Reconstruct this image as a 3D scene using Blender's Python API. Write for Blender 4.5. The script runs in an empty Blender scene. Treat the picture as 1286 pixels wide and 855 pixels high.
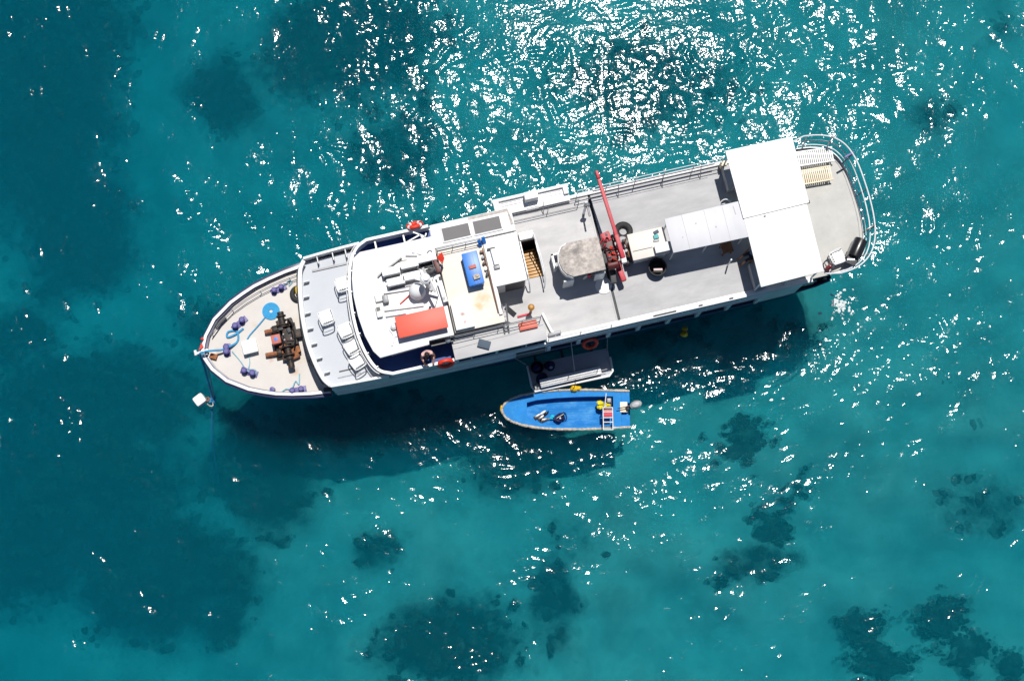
import bpy, bmesh, math, random
import numpy as np
from mathutils import Vector, Matrix

R = math.radians
PI = math.pi
scn = bpy.context.scene
col = scn.collection
random.seed(7)

# ------------------------------------------------------------------ camera
cam = bpy.data.cameras.new('camera')
cam.sensor_width = 36.0
cam.lens = 50.39
cam.clip_start = 0.5
cam.clip_end = 6000
camo = bpy.data.objects.new('camera', cam)
camo.location = (0, 0, 58)
camo.rotation_euler = (R(8.6), 0, 0)
col.objects.link(camo)
scn.camera = camo

# ------------------------------------------------------------------ sky and sun
SUN = Vector((0.084, 0.314, 0.945)).normalized()
world = bpy.data.worlds.new('World')
scn.world = world
world.use_nodes = True
wn = world.node_tree
for n in list(wn.nodes):
    wn.nodes.remove(n)
sky = wn.nodes.new('ShaderNodeTexSky')
sky.sky_type = 'NISHITA'
sky.sun_disc = False
sky.sun_elevation = math.asin(SUN.z)
sky.ozone_density = 4.0
sky.dust_density = 0.4
sky.sun_rotation = math.atan2(SUN.x, SUN.y)
bg = wn.nodes.new('ShaderNodeBackground')
bg.inputs[1].default_value = 0.055
wo = wn.nodes.new('ShaderNodeOutputWorld')
wn.links.new(sky.outputs[0], bg.inputs[0])
wn.links.new(bg.outputs[0], wo.inputs[0])
sl = bpy.data.lights.new('sun', 'SUN')
sl.energy = 4.8
sl.angle = R(0.53)
sl.color = (1.0, 0.965, 0.91)
so = bpy.data.objects.new('sun', sl)
so.rotation_euler = SUN.to_track_quat('Z', 'Y').to_euler()
so.location = SUN * 100
col.objects.link(so)

scn.view_settings.view_transform = 'Standard'
scn.view_settings.look = 'None'
scn.view_settings.exposure = 0.0
scn.view_settings.gamma = 1.0
scn.view_settings.use_curve_mapping = False
cy = scn.cycles
cy.use_denoising = True
cy.max_bounces = 8
cy.diffuse_bounces = 3
cy.glossy_bounces = 3
cy.transmission_bounces = 4
cy.transparent_max_bounces = 12
cy.volume_bounces = 1
cy.caustics_refractive = False
cy.caustics_reflective = False
cy.sample_clamp_indirect = 4.0
cy.use_adaptive_sampling = False

# ------------------------------------------------------------------ materials
def lin(h):
    h = h.lstrip('#')
    o = []
    for i in (0, 2, 4):
        c = int(h[i:i+2], 16) / 255
        o.append(c / 12.92 if c <= 0.04045 else ((c + 0.055) / 1.055) ** 2.4)
    return tuple(o) + (1.0,)

MATS = {}
def mat(name, base, rough=0.5, metal=0.0, var=0.12, scale=2.5, stretch=(1, 1, 1), bump=0.0, bscale=30.0,
        dirt=None, dirt_amt=0.0, dirt_scale=0.9, spots=(), coat=0.0, coord='Object'):
    """principled surface: base colour, soft mottling, an optional dirt layer and local stains"""
    if name in MATS:
        return MATS[name]
    m = bpy.data.materials.new(name)
    m.use_nodes = True
    t = m.node_tree
    N, L = t.nodes, t.links
    b = N['Principled BSDF']
    b.inputs['Roughness'].default_value = rough
    b.inputs['Metallic'].default_value = metal
    if coat:
        b.inputs['Coat Weight'].default_value = coat
    tc = N.new('ShaderNodeTexCoord')
    mp = N.new('ShaderNodeMapping')
    mp.inputs['Scale'].default_value = stretch
    L.new(tc.outputs[coord], mp.inputs[0])
    nz = N.new('ShaderNodeTexNoise')
    nz.inputs['Scale'].default_value = scale
    nz.inputs['Detail'].default_value = 7
    nz.inputs['Roughness'].default_value = 0.62
    L.new(mp.outputs[0], nz.inputs[0])
    ramp = N.new('ShaderNodeMapRange')
    ramp.inputs['From Min'].default_value = 0.3
    ramp.inputs['From Max'].default_value = 0.7
    ramp.inputs['To Min'].default_value = 1 - var
    ramp.inputs['To Max'].default_value = 1 + var * 0.5
    L.new(nz.outputs[0], ramp.inputs[0])
    mul = N.new('ShaderNodeVectorMath')
    mul.operation = 'SCALE'
    mul.inputs[0].default_value = base[:3]
    L.new(ramp.outputs[0], mul.inputs['Scale'])
    cur = mul.outputs[0]

    def layer(cur, fac, colour):
        mx = N.new('ShaderNodeMix')
        mx.data_type = 'RGBA'
        L.new(fac, mx.inputs[0])
        L.new(cur, mx.inputs[6])
        mx.inputs[7].default_value = colour
        return mx.outputs[2]
    if dirt:
        n2 = N.new('ShaderNodeTexNoise')
        n2.inputs['Scale'].default_value = dirt_scale
        n2.inputs['Detail'].default_value = 9
        n2.inputs['Roughness'].default_value = 0.7
        L.new(mp.outputs[0], n2.inputs[0])
        r2 = N.new('ShaderNodeMapRange')
        r2.inputs['From Min'].default_value = 0.5
        r2.inputs['From Max'].default_value = 0.72
        r2.inputs['To Max'].default_value = dirt_amt
        L.new(n2.outputs[0], r2.inputs[0])
        cur = layer(cur, r2.outputs[0], dirt)
    for (px, py, rad, amt, colour) in spots:
        sx = N.new('ShaderNodeSeparateXYZ')
        L.new(tc.outputs[coord], sx.inputs[0])
        cb = N.new('ShaderNodeCombineXYZ')
        L.new(sx.outputs[0], cb.inputs[0])
        L.new(sx.outputs[1], cb.inputs[1])
        ds = N.new('ShaderNodeVectorMath')
        ds.operation = 'DISTANCE'
        L.new(cb.outputs[0], ds.inputs[0])
        ds.inputs[1].default_value = (px, py, 0)
        n3 = N.new('ShaderNodeTexNoise')
        n3.inputs['Scale'].default_value = 3.5
        n3.inputs['Detail'].default_value = 8
        n3.inputs['Roughness'].default_value = 0.7
        L.new(tc.outputs[coord], n3.inputs[0])
        ad = N.new('ShaderNodeMath')
        ad.operation = 'MULTIPLY_ADD'
        L.new(n3.outputs[0], ad.inputs[0])
        ad.inputs[1].default_value = rad * 2.2
        L.new(ds.outputs['Value'], ad.inputs[2])
        r3 = N.new('ShaderNodeMapRange')
        r3.inputs['From Min'].default_value = rad * 1.9
        r3.inputs['From Max'].default_value = rad * 1.0
        r3.inputs['To Min'].default_value = 0
        r3.inputs['To Max'].default_value = amt
        L.new(ad.outputs[0], r3.inputs[0])
        cur = layer(cur, r3.outputs[0], colour)
    L.new(cur, b.inputs['Base Color'])
    if bump:
        nb = N.new('ShaderNodeTexNoise')
        nb.inputs['Scale'].default_value = bscale
        nb.inputs['Detail'].default_value = 5
        L.new(mp.outputs[0], nb.inputs[0])
        bp = N.new('ShaderNodeBump')
        bp.inputs['Strength'].default_value = bump
        bp.inputs['Distance'].default_value = 0.02
        L.new(nb.outputs[0], bp.inputs['Height'])
        L.new(bp.outputs[0], b.inputs['Normal'])
    MATS[name] = m
    return m

RUST = (0.30, 0.13, 0.05, 1)
GRIME = (0.22, 0.20, 0.18, 1)
M = {}
M['white'] = mat('white_paint', (0.74, 0.745, 0.75), 0.4, var=0.06, scale=1.6, dirt=(0.50, 0.46, 0.40, 1), dirt_amt=0.4, dirt_scale=0.7)
M['white_roof'] = mat('white_roof_paint', (0.76, 0.76, 0.755), 0.45, var=0.05, scale=1.2, dirt=(0.55, 0.47, 0.36, 1), dirt_amt=0.35, dirt_scale=0.8,
                      spots=[(-4.7, 1.3, 0.5, 0.35, (0.60, 0.45, 0.25, 1)), (-5.75, 0.45, 0.3, 0.4, (0.60, 0.45, 0.25, 1)), (-3.9, -1.7, 0.5, 0.3, (0.55, 0.42, 0.28, 1))])
M['awning'] = mat('awning_panel', (0.82, 0.82, 0.82), 0.55, var=0.02, scale=0.8)
M['awning2'] = mat('awning_panel_greyish', (0.74, 0.74, 0.745), 0.55, var=0.04, scale=0.9)  # slightly greyer white than the other awning panel
M['awning_grey'] = mat('grey_awning_panel', (0.54, 0.545, 0.575), 0.5, var=0.07, scale=2.2, stretch=(1, 0.3, 1), dirt=(0.42, 0.42, 0.45, 1), dirt_amt=0.35, dirt_scale=1.6)
M['deck'] = mat('grey_deck_paint', (0.47, 0.465, 0.47), 0.65, var=0.16, scale=1.6, stretch=(0.35, 1, 1), dirt=(0.62, 0.60, 0.58, 1), dirt_amt=0.6, dirt_scale=1.0, bump=0.05, bscale=60,
                spots=[(2.3, 1.5, 0.35, 0.5, (0.70, 0.66, 0.64, 1)), (1.9, -1.9, 0.5, 0.3, (0.30, 0.29, 0.28, 1)), (-0.6, -1.0, 0.3, 0.3, (0.28, 0.26, 0.25, 1))])
M['deck_aft'] = mat('grey_aft_deck_paint', (0.40, 0.40, 0.41), 0.65, var=0.2, scale=2.0, stretch=(0.3, 1, 1), dirt=(0.54, 0.53, 0.52, 1), dirt_amt=0.6, dirt_scale=1.2, bump=0.05, bscale=60,
                    spots=[(4.2, -2.0, 0.5, 0.35, (0.30, 0.30, 0.30, 1)), (3.4, 1.5, 0.5, 0.3, (0.31, 0.31, 0.31, 1))])
M['deck_stern'] = mat('pale_stern_deck_paint', (0.47, 0.465, 0.44), 0.65, var=0.12, scale=1.4, dirt=(0.36, 0.35, 0.32, 1), dirt_amt=0.5, dirt_scale=1.2, bump=0.05, bscale=60)
M['deck_fore'] = mat('blue_grey_foredeck_paint', (0.48, 0.505, 0.545), 0.6, var=0.06, scale=1.0, dirt=(0.40, 0.42, 0.45, 1), dirt_amt=0.35, dirt_scale=1.0)
M['deck_bow'] = mat('beige_bow_deck_paint', (0.58, 0.545, 0.51), 0.65, var=0.07, scale=1.4, dirt=(0.62, 0.60, 0.57, 1), dirt_amt=0.5, dirt_scale=0.9, bump=0.04, bscale=50,
                    spots=[(-9.75, -1.45, 0.30, 0.55, (0.46, 0.27, 0.11, 1)), (-10.55, -0.75, 0.18, 0.6, (0.45, 0.20, 0.11, 1)), (-9.5, -0.9, 0.45, 0.45, (0.50, 0.36, 0.22, 1)),
                           (-10.9, 0.7, 0.20, 0.5, (0.50, 0.36, 0.20, 1)), (-12.5, 0.0, 0.22, 0.6, (0.42, 0.25, 0.12, 1)), (-9.3, 0.5, 0.5, 0.35, (0.50, 0.42, 0.34, 1))])
M['fly'] = mat('cream_bridge_floor', (0.72, 0.66, 0.58), 0.6, var=0.06, scale=1.6, dirt=(0.55, 0.42, 0.28, 1), dirt_amt=0.35, dirt_scale=1.0,
               spots=[(-2.15, -0.75, 0.45, 0.8, (0.60, 0.42, 0.19, 1)), (-2.3, -1.05, 0.25, 0.7, (0.55, 0.34, 0.09, 1)), (-1.9, -0.2, 0.3, 0.5, (0.62, 0.45, 0.25, 1))])
M['navy'] = mat('navy_hull_paint', (0.006, 0.013, 0.075), 0.35, var=0.25, scale=1.5, dirt=(0.03, 0.04, 0.09, 1), dirt_amt=0.5, coat=0.2)
M['blue_floor'] = mat('blue_walkway_paint', (0.006, 0.045, 0.22), 0.55, var=0.16, scale=1.6, dirt=(0.01, 0.03, 0.10, 1), dirt_amt=0.4)
M['skiff_blue'] = mat('bright_blue_skiff_paint', (0.0, 0.175, 0.52), 0.8, var=0.16, scale=3.0, stretch=(0.5, 1, 1), dirt=(0.10, 0.34, 0.60, 1), dirt_amt=0.75, dirt_scale=3.2, coat=0.2)
M['skiff_side'] = mat('skiff_gunwale_blue', (0.0, 0.195, 0.56), 0.75, var=0.14, scale=3.0, dirt=(0.03, 0.30, 0.62, 1), dirt_amt=0.55, dirt_scale=4)
M['rubrail'] = mat('worn_rope_rail', (0.56, 0.50, 0.42), 0.8, var=0.4, scale=9, dirt=(0.16, 0.11, 0.07, 1), dirt_amt=0.85, dirt_scale=8, bump=0.5, bscale=40)
M['steel'] = mat('stainless_tube', (0.62, 0.62, 0.64), 0.28, metal=0.85, var=0.1)
M['white_metal'] = mat('white_metal_tube', (0.74, 0.75, 0.77), 0.4, var=0.08, scale=5, dirt=(0.5, 0.38, 0.26, 1), dirt_amt=0.4, dirt_scale=4)
M['grey_metal'] = mat('grey_metal', (0.23, 0.235, 0.25), 0.5, metal=0.3, var=0.2, scale=5)
M['dark'] = mat('dark_grey_paint', (0.035, 0.037, 0.042), 0.6, var=0.25, scale=4)  # near-black paint shared by the dark fittings
M['black'] = mat('black_enamel', (0.012, 0.012, 0.014), 0.3, var=0.2, scale=5, coat=0.3)
M['rubber'] = mat('black_rubber', (0.022, 0.022, 0.023), 0.75, var=0.3, scale=8, bump=0.4, bscale=25)
M['rock'] = mat('mottled_grey_canopy', (0.50, 0.45, 0.41), 0.85, var=0.5, scale=6.0, dirt=(0.15, 0.135, 0.13, 1), dirt_amt=1.0, dirt_scale=1.9, bump=0.4, bscale=14,
                spots=[(2.2, -0.4, 0.5, 0.5, (0.46, 0.42, 0.38, 1)), (1.6, 0.15, 0.22, 0.6, (0.17, 0.155, 0.15, 1))])
M['red'] = mat('coral_red_lid', (0.86, 0.085, 0.045), 0.5, var=0.05, scale=2.0, dirt=(0.70, 0.08, 0.05, 1), dirt_amt=0.4)
M['redbase'] = mat('faded_pink_side', (0.55, 0.42, 0.42), 0.5, var=0.08)
M['crane_red'] = mat('crane_red_paint', (0.46, 0.018, 0.036), 0.5, var=0.18, scale=5, dirt=(0.50, 0.05, 0.075, 1), dirt_amt=0.5, dirt_scale=3)
M['crane_dark'] = mat('oily_dark_red', (0.10, 0.012, 0.012), 0.5, var=0.4, scale=7, dirt=(0.02, 0.015, 0.014, 1), dirt_amt=0.9, dirt_scale=6)
M['orange'] = mat('orange_ring', (0.72, 0.045, 0.02), 0.5, var=0.1, scale=4)
M['winch'] = mat('greasy_dark_iron', (0.030, 0.025, 0.022), 0.6, metal=0.2, var=0.6, scale=11, dirt=(0.14, 0.06, 0.03, 1), dirt_amt=0.8, dirt_scale=6, bump=0.5, bscale=20)
M['rust'] = mat('rusted_iron', (0.33, 0.12, 0.045), 0.8, var=0.4, scale=9, dirt=(0.08, 0.04, 0.03, 1), dirt_amt=0.8, dirt_scale=6, bump=0.5, bscale=24)
M['winch_red'] = mat('faded_red_cover', (0.50, 0.14, 0.10), 0.6, var=0.2, scale=6, dirt=(0.16, 0.08, 0.06, 1), dirt_amt=0.6, dirt_scale=5)
M['case_red'] = mat('salmon_red_case', (0.66, 0.15, 0.10), 0.55, var=0.15, scale=5)
M['violet'] = mat('violet_blue_bollard_paint', (0.085, 0.075, 0.26), 0.5, var=0.25, scale=8, dirt=(0.20, 0.17, 0.30, 1), dirt_amt=0.5, dirt_scale=6)
M['rope_blue'] = mat('blue_rope', (0.055, 0.33, 0.60), 0.8, var=0.25, scale=14, bump=0.8, bscale=60)
M['rope_pale'] = mat('pale_blue_rope', (0.26, 0.50, 0.60), 0.8, var=0.25, scale=14, bump=0.8, bscale=60)
M['coil_blue'] = mat('flat_blue_coil', (0.045, 0.36, 0.66), 0.75, var=0.15, scale=12, bump=0.6, bscale=40)
M['plastic'] = mat('white_plastic', (0.78, 0.78, 0.775), 0.35, var=0.04, scale=3)
M['cream'] = mat('cream_plastic', (0.74, 0.63, 0.46), 0.45, var=0.06, scale=3, dirt=(0.6, 0.45, 0.26, 1), dirt_amt=0.5, dirt_scale=3)
M['beige'] = mat('beige_counter', (0.66, 0.60, 0.545), 0.5, var=0.06, scale=2.2, dirt=(0.52, 0.42, 0.33, 1), dirt_amt=0.4)
M['glass'] = mat('tinted_window', (0.012, 0.07, 0.17), 0.08, var=0.2, scale=1.5, coat=0.5)
M['glass_dark'] = mat('dark_window', (0.015, 0.022, 0.03), 0.08, var=0.2, scale=1.5, coat=0.5)
M['skylight'] = mat('grey_skylight', (0.105, 0.098, 0.105), 0.55, var=0.12, scale=1.8)
M['cooler'] = mat('blue_box_lid', (0.006, 0.17, 0.62), 0.4, var=0.08, scale=3, dirt=(0.05, 0.25, 0.62, 1), dirt_amt=0.4)
M['wood'] = mat('varnished_wood', (0.50, 0.25, 0.055), 0.45, var=0.3, scale=5, stretch=(1, 6, 1))
M['wood_dark'] = mat('brown_stool_wood', (0.20, 0.085, 0.035), 0.5, var=0.3, scale=6)
M['yellow'] = mat('yellow_buoy', (0.80, 0.50, 0.015), 0.45, var=0.12, scale=6)
M['yellow_bag'] = mat('yellow_cloth', (0.80, 0.68, 0.03), 0.8, var=0.15, scale=8, bump=0.6, bscale=16)
M['teal'] = mat('teal_cloth', (0.10, 0.42, 0.42), 0.7, var=0.2, scale=8)
M['slate'] = mat('slate_cloth', (0.06, 0.09, 0.13), 0.7, var=0.2, scale=8)
M['foam_seat'] = mat('red_cushion', (0.55, 0.03, 0.06), 0.6, var=0.15, scale=6)
M['skin'] = mat('skin', (0.33, 0.15, 0.085), 0.55, var=0.06, scale=6)
M['hair'] = mat('dark_hair', (0.012, 0.009, 0.008), 0.6, var=0.3, scale=30)
M['pink_shirt'] = mat('pale_pink_shirt', (0.70, 0.44, 0.42), 0.8, var=0.1, scale=8)
M['blue_shirt'] = mat('pale_blue_shirt', (0.36, 0.47, 0.66), 0.8, var=0.1, scale=8)
M['shorts'] = mat('dark_shorts', (0.03, 0.035, 0.05), 0.8, var=0.1, scale=8)
M['motor'] = mat('grey_outboard_cowl', (0.42, 0.43, 0.45), 0.35, var=0.12, scale=4, coat=0.3)
M['navy_cloth'] = mat('navy_gear', (0.010, 0.012, 0.07), 0.7, var=0.3, scale=8)
M['cyan'] = mat('cyan_gear', (0.02, 0.46, 0.66), 0.5, var=0.15, scale=6)
M['plat'] = mat('grey_platform_mat', (0.44, 0.46, 0.49), 0.7, var=0.08, scale=1.4, dirt=(0.26, 0.27, 0.30, 1), dirt_amt=0.4)

# ------------------------------------------------------------------ mesh helpers
def catmull(pts, n=6, closed=False):
    P = [Vector(p) for p in pts]
    k = len(P)
    out = []
    rng = range(k) if closed else range(k - 1)
    for i in rng:
        p0 = P[(i - 1) % k] if closed or i > 0 else P[0] * 2 - P[1]
        p1 = P[i]
        p2 = P[(i + 1) % k]
        p3 = P[(i + 2) % k] if closed or i + 2 < k else P[k - 1] * 2 - P[k - 2]
        for j in range(n):
            t = j / n
            out.append(0.5 * ((2 * p1) + (-p0 + p2) * t + (2 * p0 - 5 * p1 + 4 * p2 - p3) * t * t + (-p0 + 3 * p1 - 3 * p2 + p3) * t ** 3))
    if not closed:
        out.append(P[-1])
    return out

class MB:
    def __init__(s):
        s.v, s.f = [], []

    def add(s, vs, fs, mx=None):
        o = len(s.v)
        for p in vs:
            p = Vector(p)
            s.v.append(tuple(mx @ p if mx else p))
        s.f += [tuple(o + i for i in f) for f in fs]
        return s

    def box(s, c, d, rz=0, rx=0, ry=0):
        x, y, z = d[0] / 2, d[1] / 2, d[2] / 2
        vs = [(-x, -y, -z), (x, -y, -z), (x, y, -z), (-x, y, -z), (-x, -y, z), (x, -y, z), (x, y, z), (-x, y, z)]
        fs = [(0, 3, 2, 1), (4, 5, 6, 7), (0, 1, 5, 4), (1, 2, 6, 5), (2, 3, 7, 6), (3, 0, 4, 7)]
        m = Matrix.Translation(c) @ Matrix.Rotation(rz, 4, 'Z') @ Matrix.Rotation(ry, 4, 'Y') @ Matrix.Rotation(rx, 4, 'X')
        return s.add(vs, fs, m)

    def bb(s, x0, x1, y0, y1, z0, z1):
        return s.box(((x0 + x1) / 2, (y0 + y1) / 2, (z0 + z1) / 2), (abs(x1 - x0), abs(y1 - y0), abs(z1 - z0)))

    def prism(s, poly, z0, z1):
        n = len(poly)
        zz0 = z0 if callable(z0) else (lambda x, y: z0)
        zz1 = z1 if callable(z1) else (lambda x, y: z1)
        vs = [(p[0], p[1], zz0(p[0], p[1])) for p in poly] + [(p[0], p[1], zz1(p[0], p[1])) for p in poly]
        a = sum(poly[i][0] * poly[(i + 1) % n][1] - poly[(i + 1) % n][0] * poly[i][1] for i in range(n))
        idx = list(range(n)) if a > 0 else list(range(n))[::-1]
        fs = [tuple(reversed(idx)), tuple(n + i for i in idx)]
        for k in range(n):
            i, j = idx[k], idx[(k + 1) % n]
            fs.append((i, j, n + j, n + i))
        return s.add(vs, fs)

    def wall(s, path, z0, z1, th, closed=False, lean=0.0):
        """upright band along a plan path, th thick (centred)"""
        n = len(path)
        P = [Vector((p[0], p[1], 0)) for p in path]
        nr = []
        for i in range(n):
            a = P[(i - 1) % n] if closed or i > 0 else P[i]
            b = P[(i + 1) % n] if closed or i < n - 1 else P[i]
            d = (b - a)
            d = d.normalized() if d.length > 1e-9 else Vector((1, 0, 0))
            nr.append(Vector((-d.y, d.x, 0)))
        vs = []
        for i in range(n):
            for (sg, z) in ((-1, z0), (1, z0), (1, z1), (-1, z1)):
                q = P[i] + nr[i] * (sg * th / 2 + (lean if z == z1 else 0))
                vs.append((q.x, q.y, z))
        fs = []
        for i in range(n if closed else n - 1):
            a, b = i * 4, ((i + 1) % n) * 4
            for k in range(4):
                fs.append((a + k, a + (k + 1) % 4, b + (k + 1) % 4, b + k))
        if not closed:
            fs += [(3, 2, 1, 0), tuple((n - 1) * 4 + k for k in range(4))]
        return s.add(vs, fs)

    def tube(s, path, r, n=8, closed=False, cap=True):
        P = [Vector(p) for p in path]
        k = len(P)
        up = None
        o = len(s.v)
        for i in range(k):
            a = P[(i - 1) % k] if closed or i > 0 else P[i]
            b = P[(i + 1) % k] if closed or i < k - 1 else P[i]
            d = (b - a)
            d = d.normalized() if d.length > 1e-9 else Vector((0, 0, 1))
            if up is None:
                up = Vector((0, 0, 1)) if abs(d.z) < 0.9 else Vector((1, 0, 0))
            sd = d.cross(up)
            sd = sd.normalized() if sd.length > 1e-6 else Vector((1, 0, 0))
            up = sd.cross(d).normalized()
            rr = r[i] if isinstance(r, (list, tuple)) else r
            for j in range(n):
                t = 2 * PI * j / n
                s.v.append(tuple(P[i] + sd * (rr * math.cos(t)) + up * (rr * math.sin(t))))
        for i in range(k if closed else k - 1):
            a, b = o + i * n, o + ((i + 1) % k) * n
            for j in range(n):
                s.f.append((a + j, a + (j + 1) % n, b + (j + 1) % n, b + j))
        if not closed and cap:
            s.f.append(tuple(o + j for j in range(n))[::-1])
            s.f.append(tuple(o + (k - 1) * n + j for j in range(n)))
        return s

    def cyl(s, a, b, r, n=12):
        return s.tube([a, b], r, n)

    def lathe(s, prof, c=(0, 0, 0), n=20, mx=None):
        o = len(s.v)
        m = (mx or Matrix.Identity(4))
        m = Matrix.Translation(c) @ m
        for (r, z) in prof:
            for j in range(n):
                t = 2 * PI * j / n
                s.v.append(tuple(m @ Vector((r * math.cos(t), r * math.sin(t), z))))
        for i in range(len(prof) - 1):
            for j in range(n):
                a, b = o + i * n, o + (i + 1) * n
                s.f.append((a + j, a + (j + 1) % n, b + (j + 1) % n, b + j))
        if prof[0][0] > 1e-6:
            s.f.append(tuple(o + j for j in range(n))[::-1])
        if prof[-1][0] > 1e-6:
            s.f.append(tuple(o + (len(prof) - 1) * n + j for j in range(n)))
        return s

    def torus(s, c, R0, r, n=28, m=10, mx=None, flat=1.0):
        o = len(s.v)
        mm = Matrix.Translation(c) @ (mx or Matrix.Identity(4))
        for i in range(n):
            a = 2 * PI * i / n
            for j in range(m):
                b = 2 * PI * j / m
                s.v.append(tuple(mm @ Vector(((R0 + r * math.cos(b)) * math.cos(a), (R0 + r * math.cos(b)) * math.sin(a), r * flat * math.sin(b)))))
        for i in range(n):
            for j in range(m):
                s.f.append((o + i * m + j, o + ((i + 1) % n) * m + j, o + ((i + 1) % n) * m + (j + 1) % m, o + i * m + (j + 1) % m))
        return s

    def blob(s, c, d, seed=0, amp=0.15, nu=14, nv=9, rz=0):
        rnd = random.Random(seed)
        ph = [(rnd.uniform(1, 4), rnd.uniform(1, 4), rnd.uniform(0, 6)) for _ in range(4)]
        o = len(s.v)
        ca, sa = math.cos(rz), math.sin(rz)
        for i in range(nv + 1):
            th = PI * i / nv
            for j in range(nu):
                t = 2 * PI * j / nu
                k = 1 + amp * sum(math.sin(a * th + round(b) * t + p) for a, b, p in ph) / 2.2
                x, y, z = d[0] * k * math.sin(th) * math.cos(t), d[1] * k * math.sin(th) * math.sin(t), d[2] * k * math.cos(th)
                s.v.append((c[0] + x * ca - y * sa, c[1] + x * sa + y * ca, c[2] + z))
        for i in range(nv):
            for j in range(nu):
                s.f.append((o + i * nu + j, o + (i + 1) * nu + j, o + (i + 1) * nu + (j + 1) % nu, o + i * nu + (j + 1) % nu))
        return s

    def mesh(s, name, m, bevel=0.0, smooth=True, angle=32):
        me = bpy.data.meshes.new(name)
        me.from_pydata(s.v, [], s.f)
        bm = bmesh.new()
        bm.from_mesh(me)
        bmesh.ops.recalc_face_normals(bm, faces=bm.faces)
        if bevel > 0:
            ed = [e for e in bm.edges if len(e.link_faces) == 2 and e.calc_face_angle(0) > R(35)]
            bmesh.ops.bevel(bm, geom=ed, offset=bevel, segments=2, profile=0.6, affect='EDGES', clamp_overlap=True)
        bm.to_mesh(me)
        bm.free()
        if smooth:
            me.shade_smooth()
            me.set_sharp_from_angle(angle=R(angle))
        if m:
            me.materials.append(M[m] if isinstance(m, str) else m)
        me.update()
        return me

    def build(s, name, m, parent=None, bevel=0.0, smooth=True, angle=32):
        o = bpy.data.objects.new(name, s.mesh(name, m, bevel, smooth, angle))
        col.objects.link(o)
        if parent:
            o.parent = parent
        return o

def link(name, me, parent=None, loc=None, rz=0):
    o = bpy.data.objects.new(name, me)
    col.objects.link(o)
    if parent:
        o.parent = parent
    if loc is not None:
        o.location = loc
    o.rotation_euler = (0, 0, rz)
    return o

def tag(o, label=None, cat=None, group=None, kind=None):
    if label:
        o['label'] = label
    if cat:
        o['category'] = cat
    if group:
        o['group'] = group
    if kind:
        o['kind'] = kind
    return o

# ship frame: x runs from bow to stern, y to the sunlit side, origin amidships on the waterline
SH = R(13.0)
SO = Vector((0.8235, 10.6584, 0))
MS = Matrix.Translation(SO) @ Matrix.Rotation(SH, 4, 'Z')
BOW_Z = 0.22      # the bow deck stands this much above 3 m
def W(x, y, z=0.0):
    if x < -8.85 and 2.9 <= z < 3.75:
        z += BOW_Z
    return MS @ Vector((x, y, z))

def empty(name, loc, rz=0.0):
    o = bpy.data.objects.new(name, None)
    o.empty_display_size = 0.3
    col.objects.link(o)
    o.location = loc
    o.rotation_euler = (0, 0, rz)
    return o

def thing(name, label, cat, x, y, z, rz=0.0, group=None):
    """a loose thing aboard, placed in ship coordinates"""
    return tag(empty(name, W(x, y, z), SH + rz), label, cat, group)

def single(mb, name, m, label, cat, x, y, z, rz=0.0, group=None, bevel=0.0):
    o = mb.build(name, m, None, bevel)
    o.location = W(x, y, z)
    o.rotation_euler = (0, 0, SH + rz)
    return tag(o, label, cat, group)

def copy_tree(o, parent=None):
    c = o.copy()
    col.objects.link(c)
    if parent:
        c.parent = parent
    for ch in list(o.children):
        copy_tree(ch, c)
    return c

# ------------------------------------------------------------------ the sea
def stretched(lo, hi, step, far, grow=1.35):
    a = list(np.arange(lo, hi + step * 0.5, step))
    d, x = step, hi
    up = []
    while x < far:
        d *= grow
        x += d
        up.append(x)
    d, x = step, lo
    dn = []
    while x > -far:
        d *= grow
        x -= d
        dn.append(x)
    return np.array(dn[::-1] + a + up)

def wave_field(X, Y, seed=3):
    rng = np.random.default_rng(seed)
    Z = np.zeros_like(X)
    # gusts: the ripples are stronger in some patches than in others
    gust = np.ones_like(X)
    for k in range(9):
        lam = rng.uniform(5, 17)
        th = rng.uniform(0, 2 * PI)
        gust += 0.24 * np.sin(2 * PI * (X * math.cos(th) + Y * math.sin(th)) / lam + rng.uniform(0, 6.3))
    gust = np.clip(gust, 0.35, 2.0)
    bands = [(2.6, 6.0, 12, 0.018, 0.6), (1.1, 2.6, 22, 0.026, 0.75), (0.5, 1.1, 50, 0.034, 0.9), (0.25, 0.5, 90, 0.046, 1.0)]
    for (l0, l1, n, rms, spread) in bands:
        amp_slope = rms * math.sqrt(2.0 / n) * math.sqrt(2)
        part = np.zeros_like(X)
        for k in range(n):
            lam = math.exp(rng.uniform(math.log(l0), math.log(l1)))
            th = PI / 2 + rng.normal(0.10, spread)
            kk = 2 * PI / lam
            ph = kk * (X * math.cos(th) + Y * math.sin(th)) + rng.uniform(0, 6.3)
            part += amp_slope / kk * np.sin(ph)
        Z += part * (gust if l1 < 3 else 1.0)
    return Z

gx = stretched(-26.0, 26.0, 0.08, 2600)
gy = stretched(-10.0, 29.5, 0.08, 2600)
GX, GY = np.meshgrid(gx, gy)
fine = ((GX > -27) & (GX < 27) & (GY > -11) & (GY < 30.5)).astype(float)
ox = np.maximum(0, np.maximum(-26 - GX, GX - 26))
oy = np.maximum(0, np.maximum(-10 - GY, GY - 29.5))
fade = np.exp(-np.hypot(ox, oy) / 0.8)
GZ = wave_field(np.clip(GX, -40, 40), np.clip(GY, -40, 45)) * fade
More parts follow.
